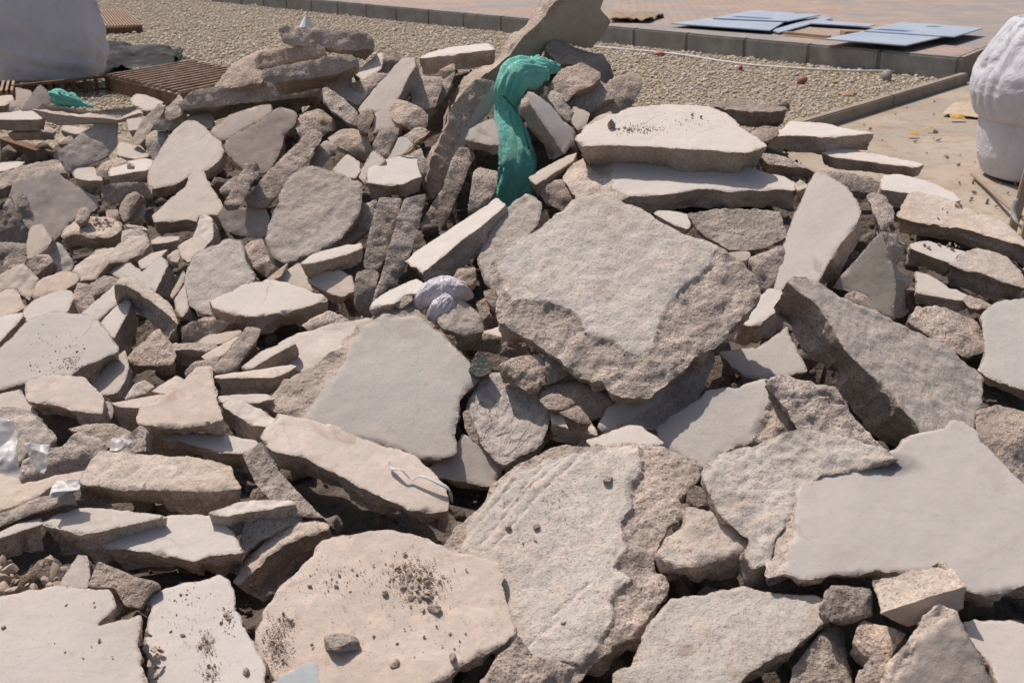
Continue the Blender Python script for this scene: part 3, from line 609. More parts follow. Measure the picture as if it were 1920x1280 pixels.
f|pale slab with sloping dusty top under the ribbed oval stone|1716,508 1740,514 1777,537 1812,552 1822,562 1790,563 1750,556 1716,548|.1,-.3,1|.04|C
f|rough stone below the ribbed oval stone at the right|1808,556 1818,547 1840,552 1870,570 1832,581 1815,574|0,-.4,.9|.04|R
s|oval stone with ribbed side at the right edge|1777,494 1800,475 1830,465 1852,467 1890,482 1916,507 1926,540 1890,530 1840,512 1800,503|.05,-.3,1|.065|T|ribs
s|smooth grey slab running off the right edge|1838,590 1850,575 1870,565 1970,552 1970,748 1920,733 1850,708 1832,695 1850,650|0,-.4,.95|.035|G
c|dark rough slab in the hollow at the right edge|1840,750 1880,742 1970,765 1970,930 1910,895 1865,850 1838,815|0,-.5,.9|.05|K
c|pinkish brown pentagon shaped stone with a thin vein, right side|1700,600 1715,575 1750,566 1775,562 1840,577 1858,610 1861,632 1846,645 1823,658 1780,646 1740,622|-.05,-.35,.97|.05|R|veins
s|shaded grey plate between the small white wedge and the hollow fronted slab|1345,658 1420,650 1475,612 1488,640 1498,660 1515,695 1480,703 1430,711 1400,706 1368,680|-.1,-.5,.9|.045|G
s|small white topped wedge right of the giant pitted slab|1378,600 1405,565 1430,552 1440,540 1465,542 1474,570 1440,595 1425,606 1403,611|-.1,-.25,1|.065|W
s|broad slab tilted like a ramp on the right, rough dark left flank|1478,528 1490,517 1517,522 1540,530 1580,552 1640,580 1672,600 1715,620 1740,632 1772,650 1795,665 1815,685 1840,697 1846,712 1840,740 1837,760 1835,780 1827,802 1790,806 1727,812 1715,792 1690,764 1640,709 1615,684 1585,657 1572,629 1557,602 1530,570|.42,-.45,.8|.09|M
s|kite shaped cream slab with a faint smudge, lower left|186,1020 200,1010 317,968 365,962 405,962 422,976 440,1005 457,1037 420,1043 388,1043 366,1053 280,1036 195,1024|-.05,-.3,1|.06|W
c|slab with pale worn top behind the two rough stones, lower left|388,959 420,949 470,938 545,935 557,942 500,955 430,969|0,-.2,1|.05|C
c|rough crusty stone behind the long pointed slab, lower left|446,1022 460,977 502,962 550,960 572,972 530,990 482,1016 456,1040|0,-.6,.8|.05|R
c|long pointed slab slanting up right, rough side in shade, lower left|438,1092 455,1050 510,1000 550,980 585,971 616,980 612,990 567,1005 525,1024 497,1050 462,1084 446,1097|-.35,-.25,.85|.07|T
f|pale bluish stone deep in the gap at the lower left|110,1096 146,1038 165,1041 170,1079 163,1102 135,1100|0,-.5,.8|.04|C
c|brown crust stone in the gap between the two corner slabs|185,1175 212,1110 232,1092 242,1098 238,1125 225,1150|.1,-.5,.8|.05|R
c|dark brown rock deep behind the cracked corner slabs|165,1098 182,1050 215,1062 250,1078 300,1095 280,1112 262,1140 235,1135 215,1100|0,-.5,.9|.05|K
s|pale slab filling the bottom left corner with a ragged bite|-35,1119 0,1114 50,1105 110,1094 157,1100 205,1103 216,1122 213,1142 183,1170 213,1165 262,1151 262,1185 258,1212 274,1266 279,1310 -35,1310|0,-.3,1|.055|W
s|pale cracked slab right of the corner slab, narrow gap between them|268,1130 281,1111 340,1091 388,1083 413,1077 433,1091 439,1125 450,1153 464,1187 484,1215 498,1246 492,1310 284,1310 270,1215 268,1190 279,1156 279,1136|-.12,-.3,1|.055|W
s|large pinkish slab in the foreground scattered with crumbs|478,1182 497,1142 530,1089 564,1060 589,1030 603,1010 643,1001 693,994 730,994 766,1001 803,1013 825,1021 882,1035 944,1055 946,1089 960,1139 970,1182 921,1219 859,1256 806,1290 770,1310 540,1310 500,1260 483,1215|0,-.35,1|.045|P
f|bluish grey slab corner at the bottom edge on the pinkish slab|500,1310 505,1282 535,1262 578,1238 595,1243 608,1310|0,-.3,1|.025|B
c|rough slab behind the long tan slab, left of the big grey slab|454,852 490,826 505,860 560,925 610,972 530,962 478,905|-.2,-.6,.8|.06|R
s|brown smooth slab in shadow under the right corner of the big grey slab|785,890 850,842 868,812 900,830 944,870 940,888 925,916 880,905 840,897|.1,-.6,.8|.05|C
s|long tan slab under the big grey slab, rough front edge toward the viewer|488,817 520,770 555,777 600,790 680,820 780,850 832,905 842,937 840,955 815,958 770,955 715,930 640,892 560,857 510,846|.05,-.35,1|.075|P
c|crumpled oval slab with wrinkled face right of the big grey slab|873,775 873,762 880,740 900,705 937,696 960,698 990,725 1012,730 1023,745 1036,782 1025,808 1021,830 1000,841 960,863 945,870 925,854 900,829 884,806|-.1,-.5,.85|.06|M|veins
f|small knob leaning on the lower left of the crumpled oval slab|867,772 878,767 892,800 898,832 885,828 872,804|-.2,-.7,.6|.03|R
s|large flat grey slab with four sides and rough left shoulder, centre left|499,744 527,707 580,677 640,647 640,635 670,605 692,590 730,572 765,565 785,575 817,607 850,640 902,702 895,710 877,727 862,752 857,780 852,812 855,850 835,857 792,860 745,840 687,822 640,817 605,805 571,785 555,777 517,765 499,752|-.05,-.5,.9|.04|G|sz=571,788 585,760 605,727 630,700 645,677 652,650 665,630 672,612 720,590 785,590 840,640 905,702 880,730 865,752 860,780 855,812 858,852 835,860 792,864 745,844 687,826 640,820 605,808
c|tan block in front of the dark hole, right of the crumpled oval slab|1027,764 1060,770 1100,785 1114,796 1121,815 1080,806 1035,793|.05,-.3,1|.06|P
c|dark broad slab at the back of the central hole|1010,730 1025,712 1085,710 1157,747 1137,774 1100,784 1060,756|0,-.6,.8|.05|K
f|flat dark pebble stone inside the central hole, upper one|1012,744 1030,736 1050,736 1074,751 1065,765 1028,766|0,-.5,.9|.03|K
f|dark rounded stone inside the central hole, lower one|1048,773 1085,756 1112,787 1085,792|0,-.5,.9|.04|K
c|ridged brown rock above the crumpled oval slab|933,684 960,668 1015,662 1026,690 1011,727 985,729 960,709 940,704|-.1,-.6,.8|.05|R|veins
c|dark rock in shade under the lower left lip of the giant pitted slab|1020,662 1067,678 1064,702 1027,716|.1,-.7,.7|.05|K
f|cream chip lying behind the long dark block near the purple bag|900,622 945,608 992,630 962,641|0,-.3,1|.03|W
c|long dark block lying between the big grey slab and the giant pitted slab|851,620 865,614 905,624 960,636 991,645 989,664 960,671 900,659 865,656 854,648|0,-.9,.3|.09|R
f|greenish grey shard right of the big grey slab's right corner|877,694 892,660 905,657 925,690 918,700 896,706|.1,-.6,.7|.04|N
f|white topped flat slab partly covered by the purple plastic bag|690,579 700,562 730,542 780,521 797,532 787,550 762,550 740,568 712,572|-.1,-.3,1|.045|W
f|rough brown chip on the front of the white topped slab by the purple bag|738,570 760,548 770,546 774,562 752,576|0,-.5,.8|.03|R
x|PURPLE|785,560 800,530 840,523 878,535 882,560 850,580 830,600 800,590|.1,-.7,.7|.08|N
c|peaked tan stone right of the purple plastic bag|820,599 840,565 855,547 880,570 905,592 909,620 870,630 830,616|.1,-.6,.8|.06|T
f|small dark stone between the peaked tan stone and the giant pitted slab|892,567 910,557 919,587 906,602|.1,-.6,.8|.05|K
f|dark stone in deep shade above the peaked tan stone|905,545 935,540 950,570 930,580 912,565|0,-.6,.8|.05|K
c|dark rough block filling the gap left of the ridge backed slab|846,525 860,500 890,497 892,520 880,535 860,535|0,-.6,.8|.05|K
s|wedge of smooth grey slab tilted under the giant pitted slab's lower right|1120,800 1135,770 1167,740 1210,735 1240,715 1300,655 1346,648 1344,672 1322,725 1317,742 1287,773 1237,804 1185,802 1135,810|.15,-.6,.75|.06|G|sz=1118,800 1135,770 1167,738 1215,728 1260,705 1240,742 1195,780 1150,796
s|giant pitted slab tilted toward the viewer in the centre, one corner broken away|1075,375 1100,362 1120,360 1150,362 1200,390 1235,412 1290,440 1345,460 1355,468 1395,488 1420,515 1432,545 1425,555 1405,575 1375,600 1362,625 1340,648 1310,655 1300,660 1280,690 1225,737 1205,742 1170,737 1140,724 1130,707 1110,707 1080,694 1060,674 1025,652 990,627 960,614 935,597 930,570 935,550 925,530 918,505 925,480 940,465 1000,435 1035,410|-.05,-.55,.87|.08|D|sz=1060,375 1100,355 1150,356 1200,384 1290,434 1352,456 1335,480 1310,510 1285,530 1250,565 1245,585 1235,600 1225,650 1205,665 1180,662 1150,640 1100,620 1080,585 1040,570 1000,560 960,560 940,520 935,485 1000,425;step=.007;slope=.07
s|grey white smooth slab sloping into the shade right of the central hole|1232,790 1270,772 1315,742 1322,730 1360,724 1385,722 1425,705 1455,712 1480,730 1502,745 1506,762 1480,803 1440,822 1405,826 1380,846 1345,870 1318,892 1298,868 1260,848 1236,825|-.2,-.5,.9|.06|G|sz=1230,790 1322,724 1385,716 1455,708 1455,735 1435,760 1425,790 1405,824 1350,850 1320,896 1236,828;slope=.3;step=.008
c|hollow fronted tan slab with a pale rim, behind the big smooth slab on the right|1430,710 1475,699 1505,710 1552,720 1567,722 1580,740 1595,762 1640,812 1675,837 1645,845 1540,815 1498,806 1480,760|-.1,-.55,.85|.06|R|sz=1425,708 1475,695 1505,706 1552,716 1570,718 1578,745 1530,728 1500,740 1470,730
s|small white triangle of slab behind the top edge of the scored foreground slab|1098,826 1177,797 1197,796 1232,817 1246,830 1210,842 1115,845|0,-.3,1|.04|W
s|long scored foreground slab with scratched lines and a rough right margin|825,1022 850,985 905,940 925,900 945,880 960,865 1000,848 1030,828 1100,828 1180,822 1240,825 1290,845 1315,855 1310,880 1290,905 1265,925 1278,945 1282,960 1260,975 1240,1000 1230,1030 1228,1062 1245,1066 1258,1080 1255,1105 1230,1130 1190,1180 1150,1210 1110,1240 1080,1270 1060,1310 900,1310 930,1240 925,1150 900,1080 850,1040|-.15,-.42,.92|.06|D|sz=860,1030 890,960 930,915 960,885 1020,862 1080,845 1150,838 1195,835 1195,880 1180,940 1165,990 1170,1030 1150,1060 1175,1085 1140,1130 1150,1160 1130,1190 1110,1215 1085,1240 1020,1235 985,1230 930,1200 925,1100;step=.01;slope=.12;gr=900,1020 987,920 1070,848/925,1025 1015,920 1090,852/945,955 1000,892 1060,848/1035,1155 1105,1092/985,1215 1048,1165/870,1010 930,940 965,900
c|crusty dark rubble face at the bottom edge between pink slab and scored slab|880,1310 935,1225 975,1190 1000,1225 1085,1245 1060,1290 1040,1320|0,-.6,.8|.04|K
c|rough chunk with hollow top, right of the scored foreground slab|1230,1034 1255,1000 1278,985 1283,951 1308,947 1359,971 1411,1013 1414,1028 1395,1036 1342,1048 1300,1063 1255,1060|-.05,-.4,.95|.07|T
s|sandy slab at the bottom edge with ragged rim and rough right side|1187,1243 1215,1173 1257,1117 1313,1111 1392,1097 1456,1111 1526,1114 1564,1128 1559,1155 1530,1177 1484,1219 1428,1238 1400,1263 1372,1310 1150,1310 1150,1262|0,-.3,1|.065|D
c|dark underside slab left of the upright block at the bottom right|1475,1310 1485,1250 1557,1162 1583,1165 1605,1310|0,-.6,.8|.05|K
c|dark rough slab under the front of the big smooth slab on the right|1535,1140 1560,1095 1640,1095 1640,1150 1600,1165 1550,1162|0,-.7,.6|.05|K
f|rough stone at the lower right between dark gaps and the tan triangle|1602,1194 1612,1165 1625,1156 1702,1186 1688,1204 1664,1240 1630,1220|0,-.4,.9|.055|R
f|dark gravelly stone under the rough stone at the lower right|1620,1245 1650,1215 1668,1240 1650,1310 1615,1310|0,-.6,.8|.05|K
c|pale speckled slab with rough left rim behind the big smooth slab on the right|1313,887 1345,850 1380,840 1440,818 1500,803 1540,805 1600,820 1650,835 1690,855 1600,880 1545,892 1505,915 1490,965 1455,1005 1440,1055 1410,1062 1395,1035 1408,1010 1360,980 1330,930|-.05,-.5,.9|.07|D
s|broad smooth whitish slab with a dark stain at its upper rim, right foreground|1440,1077 1437,1040 1450,1010 1480,960 1490,925 1500,905 1540,880 1600,868 1650,852 1680,835 1690,820 1725,805 1765,800 1790,784 1810,788 1835,810 1838,825 1870,850 1925,910 1970,960 1970,1100 1920,1097 1890,1107 1850,1117 1815,1112 1760,1072 1650,1072 1610,1080 1560,1077 1500,1080 1470,1074|0,-.42,.93|.045|L|sz=1492,925 1502,902 1540,878 1600,866 1650,850 1680,833 1690,812 1725,803 1765,796 1790,780 1812,784 1845,806 1872,846 1975,955 1975,1105 1815,1116 1760,1076 1500,1083 1475,1076 1488,1010;stain=1660,868
s|slab edge with rough crest and smooth shaded underside, lower right|1648,1150 1710,1130 1765,1113 1812,1101 1807,1144 1765,1158 1704,1179|0,-.85,-.15|.065|C
s|white dusty slab in the bottom right corner|1804,1164 1830,1157 1892,1160 1932,1172 1970,1310 1885,1310 1861,1252 1822,1200|.1,-.3,1|.04|L
s|tan triangular slab leaning at the bottom right with a bright crumbly edge|1645,1310 1690,1220 1740,1160 1766,1131 1800,1142 1815,1180 1830,1205 1850,1250 1880,1310|.1,-.7,.6|.055|P|sz=1672,1320 1715,1225 1750,1165 1770,1150 1797,1155 1820,1200 1845,1255 1885,1320'''
DIST = [4.957,4.857,4.784,4.773,4.84,4.68,4.564,4.499,4.483,4.604,4.555,4.44,4.363,4.355,4.279,4.227,4.286,4.241,4.196,4.24,4.846,5.075,4.853,5.054,4.657,4.88,5.073,6.431,5.098,5.164,5.344,5.075,5.082,5.114,6.918,6.95,6.877,6.9,6.363,6.401,6.467,7.94,7.22,6.343,6.04,5.76,4.585,4.614,3.943,3.76,4.685,4.694,4.693,4.38,4.14,4.125,4.143,4.078,4.059,3.92,3.86,3.76,3.845,3.85,3.734,3.68,3.62,3.58,3.52,3.4,3.419,3.43,3.338,3.22,3.574,3.403,3.337,3.552,4.66,4.52,4.16,4.06,3.997,3.8,3.66,4.567,4.546,4.359,4.339,4.356,4.333,4.2,4.24,4.16,4.111,4.25,4.1,3.955,4.12,4.089,4.046,3.757,3.64,3.602,3.28,4.006,3.978,4.003,3.9,4.066,4.025,3.958,3.579,3.555,3.728,3.56,3.421,3.403,3.365,3.389,3.37,3.26,3.325,3.285,3.28,3.1,3.0,3.1,3.061,3.029,3.0,2.917,2.959,2.915,2.84,2.745,2.652,3.019,2.936,2.8,2.8,2.939,2.771,2.735,2.735,2.716,2.588,2.601,2.56,2.518,2.58,2.54,2.44,2.344,2.26,2.24,2.26,2.375,4.52,4.702,4.44,4.622,4.16,4.355,4.316,3.724,3.63,3.46,3.506,3.976,4.041,3.889,3.94,3.36,3.2,3.527,3.68,4.06,3.36,3.3,3.62,3.051,2.629,3.107,2.86,3.147,2.723,2.257,2.274,2.28,2.262,2.04,2.035,2.02,1.86,1.931,1.976,1.76,2.326,2.644,2.441,2.693,2.528,2.752,2.64,2.675,2.643,2.593,2.692,2.692,3.016,2.979,2.738,2.927,2.91,2.899,2.878,2.897,2.878,2.919,2.693,2.759,2.616,2.55,2.48,2.079,1.78,2.052,1.897,1.892,1.908,1.881,1.816,2.096,2.043,1.864,1.821,1.777]
FILL = [[-0.729,2.887,0.483,0.062],[-0.676,1.795,0.348,0.039],[0.88,1.859,0.361,0.055],[-0.579,3.377,0.547,0.053],[0.37,2.165,0.406,0.036],[0.059,2.968,0.504,0.03],[-1.003,3.256,0.49,0.043],[0.813,1.769,0.366,0.051],[-0.383,4.29,0.77,0.056],[0.565,2.91,0.512,0.059],[-0.484,3.247,0.551,0.041],[-0.117,2.858,0.528,0.031],[0.498,1.736,0.385,0.062],[0.533,2.77,0.5,0.064],[0.672,1.675,0.399,0.048],[-0.391,3.714,0.685,0.026],[0.103,2.779,0.51,0.061],[0.175,1.718,0.345,0.041],[0.968,1.869,0.398,0.056],[0.665,1.761,0.349,0.056],[0.796,2.938,0.534,0.053],[-0.669,1.769,0.406,0.026],[0.368,2.01,0.465,0.051],[0.873,2.551,0.453,0.042],[0.782,1.873,0.382,0.06],[-0.418,1.743,0.382,0.043],[-0.927,1.968,0.381,0.045],[0.404,2.23,0.418,0.055],[-0.904,2.898,0.456,0.065],[-1.037,2.066,0.41,0.037],[0.69,1.877,0.399,0.05],[-0.842,3.535,0.578,0.028],[0.767,2.791,0.533,0.055],[0.313,1.843,0.433,0.037],[0.387,1.851,0.453,0.045],[-2.658,6.465,0.367,0.06],[0.741,3.054,0.507,0.043],[0.623,1.986,0.383,0.041],[-0.098,2.038,0.384,0.063],[-0.118,2.695,0.472,0.048],[0.59,1.898,0.436,0.042],[-0.607,2.592,0.441,0.041],[0.216,1.777,0.347,0.044],[-0.348,3.653,0.594,0.026],[-0.555,1.803,0.376,0.06],[-2.927,6.611,0.366,0.052],[-0.768,3.236,0.511,0.053],[-2.735,6.61,0.365,0.061],[-0.828,1.882,0.442,0.033],[0.53,2.692,0.497,0.032],[-0.904,1.896,0.425,0.051],[-0.182,2.971,0.513,0.049],[0.935,1.789,0.428,0.041],[-0.992,3.17,0.484,0.038],[0.513,1.893,0.405,0.056],[-0.113,3.539,0.589,0.032],[1.15,3.583,0.621,0.058],[0.411,2.054,0.387,0.054],[-0.559,3.904,0.691,0.05],[-0.906,4.053,0.633,0.033],[-0.892,2.739,0.458,0.03],[-0.721,2.964,0.476,0.031],[-0.812,2.201,0.406,0.034],[0.068,4.397,0.846,0.049],[-0.92,4.121,0.698,0.031],[0.277,1.768,0.413,0.034],[-0.726,2.188,0.401,0.065],[-0.115,4.306,0.797,0.035],[1.234,2.931,0.485,0.032],[1.069,3.47,0.601,0.051],[0.81,2.313,0.489,0.041],[-1.104,4.232,0.649,0.063],[-0.512,2.205,0.436,0.048],[0.23,4.235,0.821,0.032],[0.825,1.759,0.452,0.048],[-3.152,7.102,0.324,0.043],[0.234,4.293,0.821,0.029],[-1.147,3.303,0.501,0.051],[-0.828,3.594,0.553,0.049],[-0.179,4.073,0.718,0.035],[1.161,3.074,0.506,0.061],[0.865,3.967,0.67,0.063],[-0.367,2.073,0.447,0.03],[0.676,1.811,0.402,0.032],[-0.657,2.047,0.382,0.04],[-0.286,2.18,0.396,0.025],[-1.091,2.561,0.44,0.063],[0.879,1.83,0.449,0.028],[-2.751,6.419,0.359,0.04],[-1.009,2.453,0.441,0.047],[-0.679,1.874,0.377,0.041],[0.869,2.709,0.459,0.057],[-0.072,3.024,0.567,0.051],[-0.942,4.672,0.779,0.061],[-0.056,1.706,0.366,0.038],[-0.578,2.091,0.404,0.058],[0.746,3.739,0.649,0.064],[0.956,3.989,0.678,0.043],[0.862,1.644,0.44,0.047],[0.368,1.781,0.437,0.044],[-0.128,2.599,0.475,0.051],[0.884,1.753,0.389,0.04],[0.35,1.927,0.393,0.046],[0.396,2.14,0.47,0.042],[-0.321,3.844,0.705,0.034],[-0.492,2.349,0.433,0.038],[-0.786,2.169,0.45,0.033],[-0.136,2.493,0.447,0.035],[1.205,3.266,0.528,0.063],[0.412,1.983,0.418,0.037]]
RECS = [l.split('|') for l in TABLE.strip().split('\n')]
ZMIN = {}
DBY = {}
for i, (rec, d) in enumerate(zip(RECS, DIST)):
    DBY[rec[1]] = d
    if rec[0] == 'x': continue
    res = build_slab(i, rec, d)
    if res is None: print('FAILED', rec[1]); continue
    Wv = res[1]
    for q in Wv[::5]:
        k = (int(math.floor(q[0] / .05)), int(math.floor(q[1] / .05)))
        ZMIN[k] = min(ZMIN.get(k, 9), q[2])

# ------------------------------------------------------------------ heap core of fine rubble and earth
def dirt_mat(name, a, b, c, s=1.0, bumpd=.02):
    t = NT(name); co = t.coords(False)
    n1 = t.noise(co, 3 * s, 5, .6); n2 = t.noise(co, 22 * s, 5, .7); n3 = t.noise(co, 110 * s, 4, .7); v = t.voro(co, 45 * s)
    col = t.mix(t.ramp(n1, [(.35, 0.), (.65, 1.)]), a, b); col = t.mix(t.ramp(n2, [(.45, 0.), (.7, .8)]), col, c)
    col = t.mix(t.ramp(n3, [(.3, .7), (.5, 0.)]), col, sc3(a, .45))
    h = t.math('ADD', n2, t.math('MULTIPLY', n3, .4)); h = t.math('SUBTRACT', h, t.math('MULTIPLY', v, .5))
    return t.done(col, t.bump(h, .9, bumpd), .95)
M_core = dirt_mat('rubble_earth_gap_shade', (.11, .086, .07), (.15, .118, .094), (.21, .168, .138))  # earth tone lowered so the gaps look deep in shade
NXg, NYg = 190, 250
for (u, v, dd) in [(q[0], q[1], q[2]) for key, row in (('SACK', [(950, 205), (960, 235), (965, 265), (972, 305), (964, 350), (950, 385), (985, 300), (940, 330)]), ('PURPLE', [(800, 560), (830, 565), (860, 560), (820, 595)])) for q in [(a, c, DBY[key]) for a, c in row]]:
    w_ = at_d(u, v, dd)
    for dx in (-.1, -.05, 0, .05, .1):
        for dy in (-.2, -.15, -.1, -.05, 0, .05):
            k = (int(math.floor((w_.x + dx) / .05)), int(math.floor((w_.y + dy) / .05))); ZMIN[k] = min(ZMIN.get(k, 9), w_.z - .16)
Vg = []; Fg = []
for j in range(NYg):
    y = -.4 + 9.6 * j / (NYg - 1)
    for i in range(NXg):
        x = -4.6 + 8.2 * i / (NXg - 1); h = hf(x, y); edge = min(1, max(0, (h - .02) / .25))
        k = (int(math.floor(x / .05)), int(math.floor(y / .05)))
        zm = min([ZMIN.get((k[0] + a, k[1] + b), 9) for a in (-1, 0, 1) for b in (-1, 0, 1)])
        Vg.append([x, y, (max(h - .45, min(h - .06, zm - .035)) if zm < 8 else h - .24) if h > .15 else min(h - .13, zm - .02)])
Va = np.array(Vg); Zs = Va[:, 2].reshape(NYg, NXg); Zs[1:-1, 1:-1] = np.minimum(Zs[1:-1, 1:-1], (Zs[:-2, 1:-1] + Zs[2:, 1:-1] + Zs[1:-1, :-2] + Zs[1:-1, 2:] + 2 * Zs[1:-1, 1:-1]) / 6); Va[:, 2] = Zs.reshape(-1)
Va[:, 2] += .018 * fbm(Va / .09, 5, 4) * np.clip(Va[:, 2] * 6, 0, 1) - .0
fe = np.minimum.reduce([(Va[:, 0] + 4.6) / .5, (3.6 - Va[:, 0]) / .5, (Va[:, 1] + .4) / .4, (9.2 - Va[:, 1]) / .5]).clip(0, 1)
Va[:, 2] = np.where(Va[:, 2] > -.05, Va[:, 2] * fe - .06 * (1 - fe), -.06)
for j in range(NYg - 1):
    for i in range(NXg - 1):
        a = j * NXg + i; Fg.append((a, a + 1, a + NXg + 1, a + NXg))
o = meshobj('rubble_bed', Va, Fg, M_core); struct(o, 'stuff'); o['label'] = 'brown earth and fine rubble filling the heap between the slabs'

def grain_mesh(name, pts, rad, mat, label, tone=None):
    bm = bmesh.new(); bmesh.ops.create_icosphere(bm, subdivisions=1, radius=1); IV = np.array([tuple(v.co) for v in bm.verts]); IF = np.array([[v.index for v in f.verts] for f in bm.faces]); bm.free()
    rs = np.random.RandomState(len(pts)); N = len(pts); S = rs.uniform(.6, 1.3, (N, 1, 3)) * np.asarray(rad)[:, None, None]; th = rs.uniform(0, 6.28, N)[:, None]
    V = IV[None] * (1 + .25 * rs.normal(size=(N, len(IV), 1)).clip(-1.2, 1.2)) * S
    V = np.stack([V[:, :, 0] * np.cos(th) - V[:, :, 1] * np.sin(th), V[:, :, 0] * np.sin(th) + V[:, :, 1] * np.cos(th), V[:, :, 2]], 2) + np.asarray(pts)[:, None]
    me = bpy.data.meshes.new(name); nv, nf = N * len(IV), N * len(IF)
    me.vertices.add(nv); me.vertices.foreach_set('co', V.reshape(-1)); me.loops.add(nf * 3); me.polygons.add(nf)
    me.loops.foreach_set('vertex_index', (IF[None] + (np.arange(N) * len(IV))[:, None, None]).reshape(-1)); me.polygons.foreach_set('loop_start', np.arange(nf) * 3); me.polygons.foreach_set('loop_total', np.full(nf, 3))
    at = me.attributes.new('rough', 'FLOAT', 'POINT'); at.data.foreach_set('value', np.ones(nv, np.float32)); me.update(calc_edges=True); me.materials.append(mat)
    o = bpy.data.objects.new(name, me); COL.objects.link(o); struct(o, 'stuff'); o['label'] = label; return o
rs = np.random.RandomState(4); Gp = []; Gr = []
Vz = Va[:, 2].reshape(NYg, NXg)
for _ in range(7000):
    x, y = rs.uniform(-3.6, 2.6), .9 + 5.6 * rs.rand() ** 1.2; i, j = (x + 4.6) / 8.2 * (NXg - 1), (y + .4) / 9.6 * (NYg - 1); z = Vz[int(j), int(i)]
    if z < .05 or hf(x, y) < .1: continue
    r = rs.uniform(.004, .011) * (1 + 1.6 * (rs.rand() > .9)); Gp.append((x, y, max(Vz[int(j):int(j) + 2, int(i):int(i) + 2].max(), z) + r * .3)); Gr.append(r)
grain_mesh('fine_rubble', Gp, Gr, M_core, 'fine crushed concrete and grit lying in the gaps between the slabs')  # grit takes the core's colour, gap shade included

# irregular stones, one mesh per stone, used for loose fragments and crumbs
def stone_verts(seed, r, squash=(1, 1, .7), sub=2, rough=.28):
    bm = bmesh.new(); bmesh.ops.create_icosphere(bm, subdivisions=sub, radius=1)
    V = np.array([tuple(v.co) for v in bm.verts]); Fc = [tuple(v.index for v in f.verts) for f in bm.faces]; bm.free()
    rs = np.random.RandomState(seed)
    for _ in range(7):   # knock flat facets off it
        nn = rs.normal(size=3); nn /= np.linalg.norm(nn); h = rs.uniform(.45, .8); dd = V @ nn; V = V - np.clip(dd - h, 0, 9)[:, None] * nn
    V = V * (1 + rough * .5 * fbm(V * 1.3 + seed, seed, 3))[:, None]
    ax = np.array(squash) * rs.uniform(.75, 1.25, 3); return V * ax * r, Fc
def stone(name, seed, r, loc, mat, squash=(1, 1, .7), sub=2, rot=None):
    V, Fc = stone_verts(seed, r, squash, sub); o = meshobj(name, V, Fc, mat, loc=loc, ang=35)
    at = o.data.attributes.new('rough', 'FLOAT', 'POINT'); at.data.foreach_set('value', np.ones(len(V), np.float32))
    rnd = random.Random(seed); o.rotation_euler = rot or (rnd.uniform(0, 6), rnd.uniform(0, 6), rnd.uniform(0, 6)); return o
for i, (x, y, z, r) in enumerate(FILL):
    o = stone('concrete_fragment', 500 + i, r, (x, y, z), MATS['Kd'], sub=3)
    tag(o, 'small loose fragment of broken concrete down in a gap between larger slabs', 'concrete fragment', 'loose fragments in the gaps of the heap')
# ------------------------------------------------------------------ loose crumbs on the slabs
def on_plane(host, u, v, lift=0.0):
    a0, n, e1, e2 = PLANES[host]; q = ray(u, v); q = q * (a0 @ n) / (q @ n) + n * lift
    return (q[0], q[1], q[2] + CAM_Z), float(np.linalg.norm(q))
t = NT('crumb_concrete'); co = t.coords(); M_crumb = t.done(t.mix(t.ramp(t.noise(co, 3, 3, .6), [(.3, 0.), (.7, 1.)]), (.33, .25, .195), (.46, .37, .295)), None, .95)
CR_ME = []
for k in range(14):
    V, Fc = stone_verts(900 + k, 1.0, (1, 1, .75), 2)
    me = bpy.data.meshes.new('crumb'); me.from_pydata([tuple(v) for v in V], [], Fc); me.update(); me.shade_smooth(); me.set_sharp_from_angle(angle=.6); me.materials.append(M_crumb)
    at = me.attributes.new('rough', 'FLOAT', 'POINT'); at.data.foreach_set('value', np.ones(len(V), np.float32)); CR_ME.append(me)
rc = random.Random(5)
def crumb(loc, r, label, group, name='crumb', cat='crumb'):
    o = bpy.data.objects.new(name, rc.choice(CR_ME)); COL.objects.link(o); o.location = loc
    o.scale = (r * rc.uniform(.8, 1.3), r * rc.uniform(.8, 1.3), r * rc.uniform(.7, 1.)); o.rotation_euler = (rc.uniform(0, 6), rc.uniform(0, 6), rc.uniform(0, 6))
    return tag(o, label, cat, group)
def host(key):
    m = [k for k in PLANES if k.startswith(key)]; assert len(m) >= 1, key; return m[0]
def crumbs(key, where, clusters):
    h = host(key); lab = 'tiny crumb of broken concrete lying on the ' + where; grp = 'crumbs on the ' + where
    for (u, v, su, sv, n, r0, r1) in clusters:
        for _ in range(n):
            uu, vv = rc.gauss(u, su * .55), rc.gauss(v, sv * .55); r = (r0 + (r1 - r0) * rc.random() ** 2.2)
            p, d = on_plane(h, uu, vv); r = r * d / F; p, d = on_plane(h, uu, vv, r * .45); crumb(p, r, lab, grp)
def pebble(key, u, v, rpx, label, sq=(1, 1, .7), rot=(0, 0, .3), seed=1, mat='R'):
    h = host(key); p, d = on_plane(h, u, v); r = rpx * d / F; p, d = on_plane(h, u, v, r * sq[2] * .55)
    tag(stone('loose_stone', seed, r, p, MATS[mat], sq, 3, rot), label, 'loose stone')
PK = 'large pinkish slab'
crumbs(PK, 'large pinkish foreground slab', [(772, 1082, 42, 28, 62, 1.6, 6), (790, 1112, 40, 22, 22, 2, 8), (520, 1205, 20, 34, 18, 1.6, 5), (640, 1085, 70, 30, 18, 1.4, 5),
    (690, 1200, 130, 50, 9, 2.5, 6), (835, 1205, 42, 30, 6, 2.5, 6), (536, 1162, 12, 9, 7, 2, 6), (858, 1065, 40, 8, 2, 2, 3)])
pebble(PK, 640, 1212, 30, 'grey angular stone casting a shadow on the large pinkish foreground slab', (1, .75, .6), (0, 0, -.2), 21, 'K')
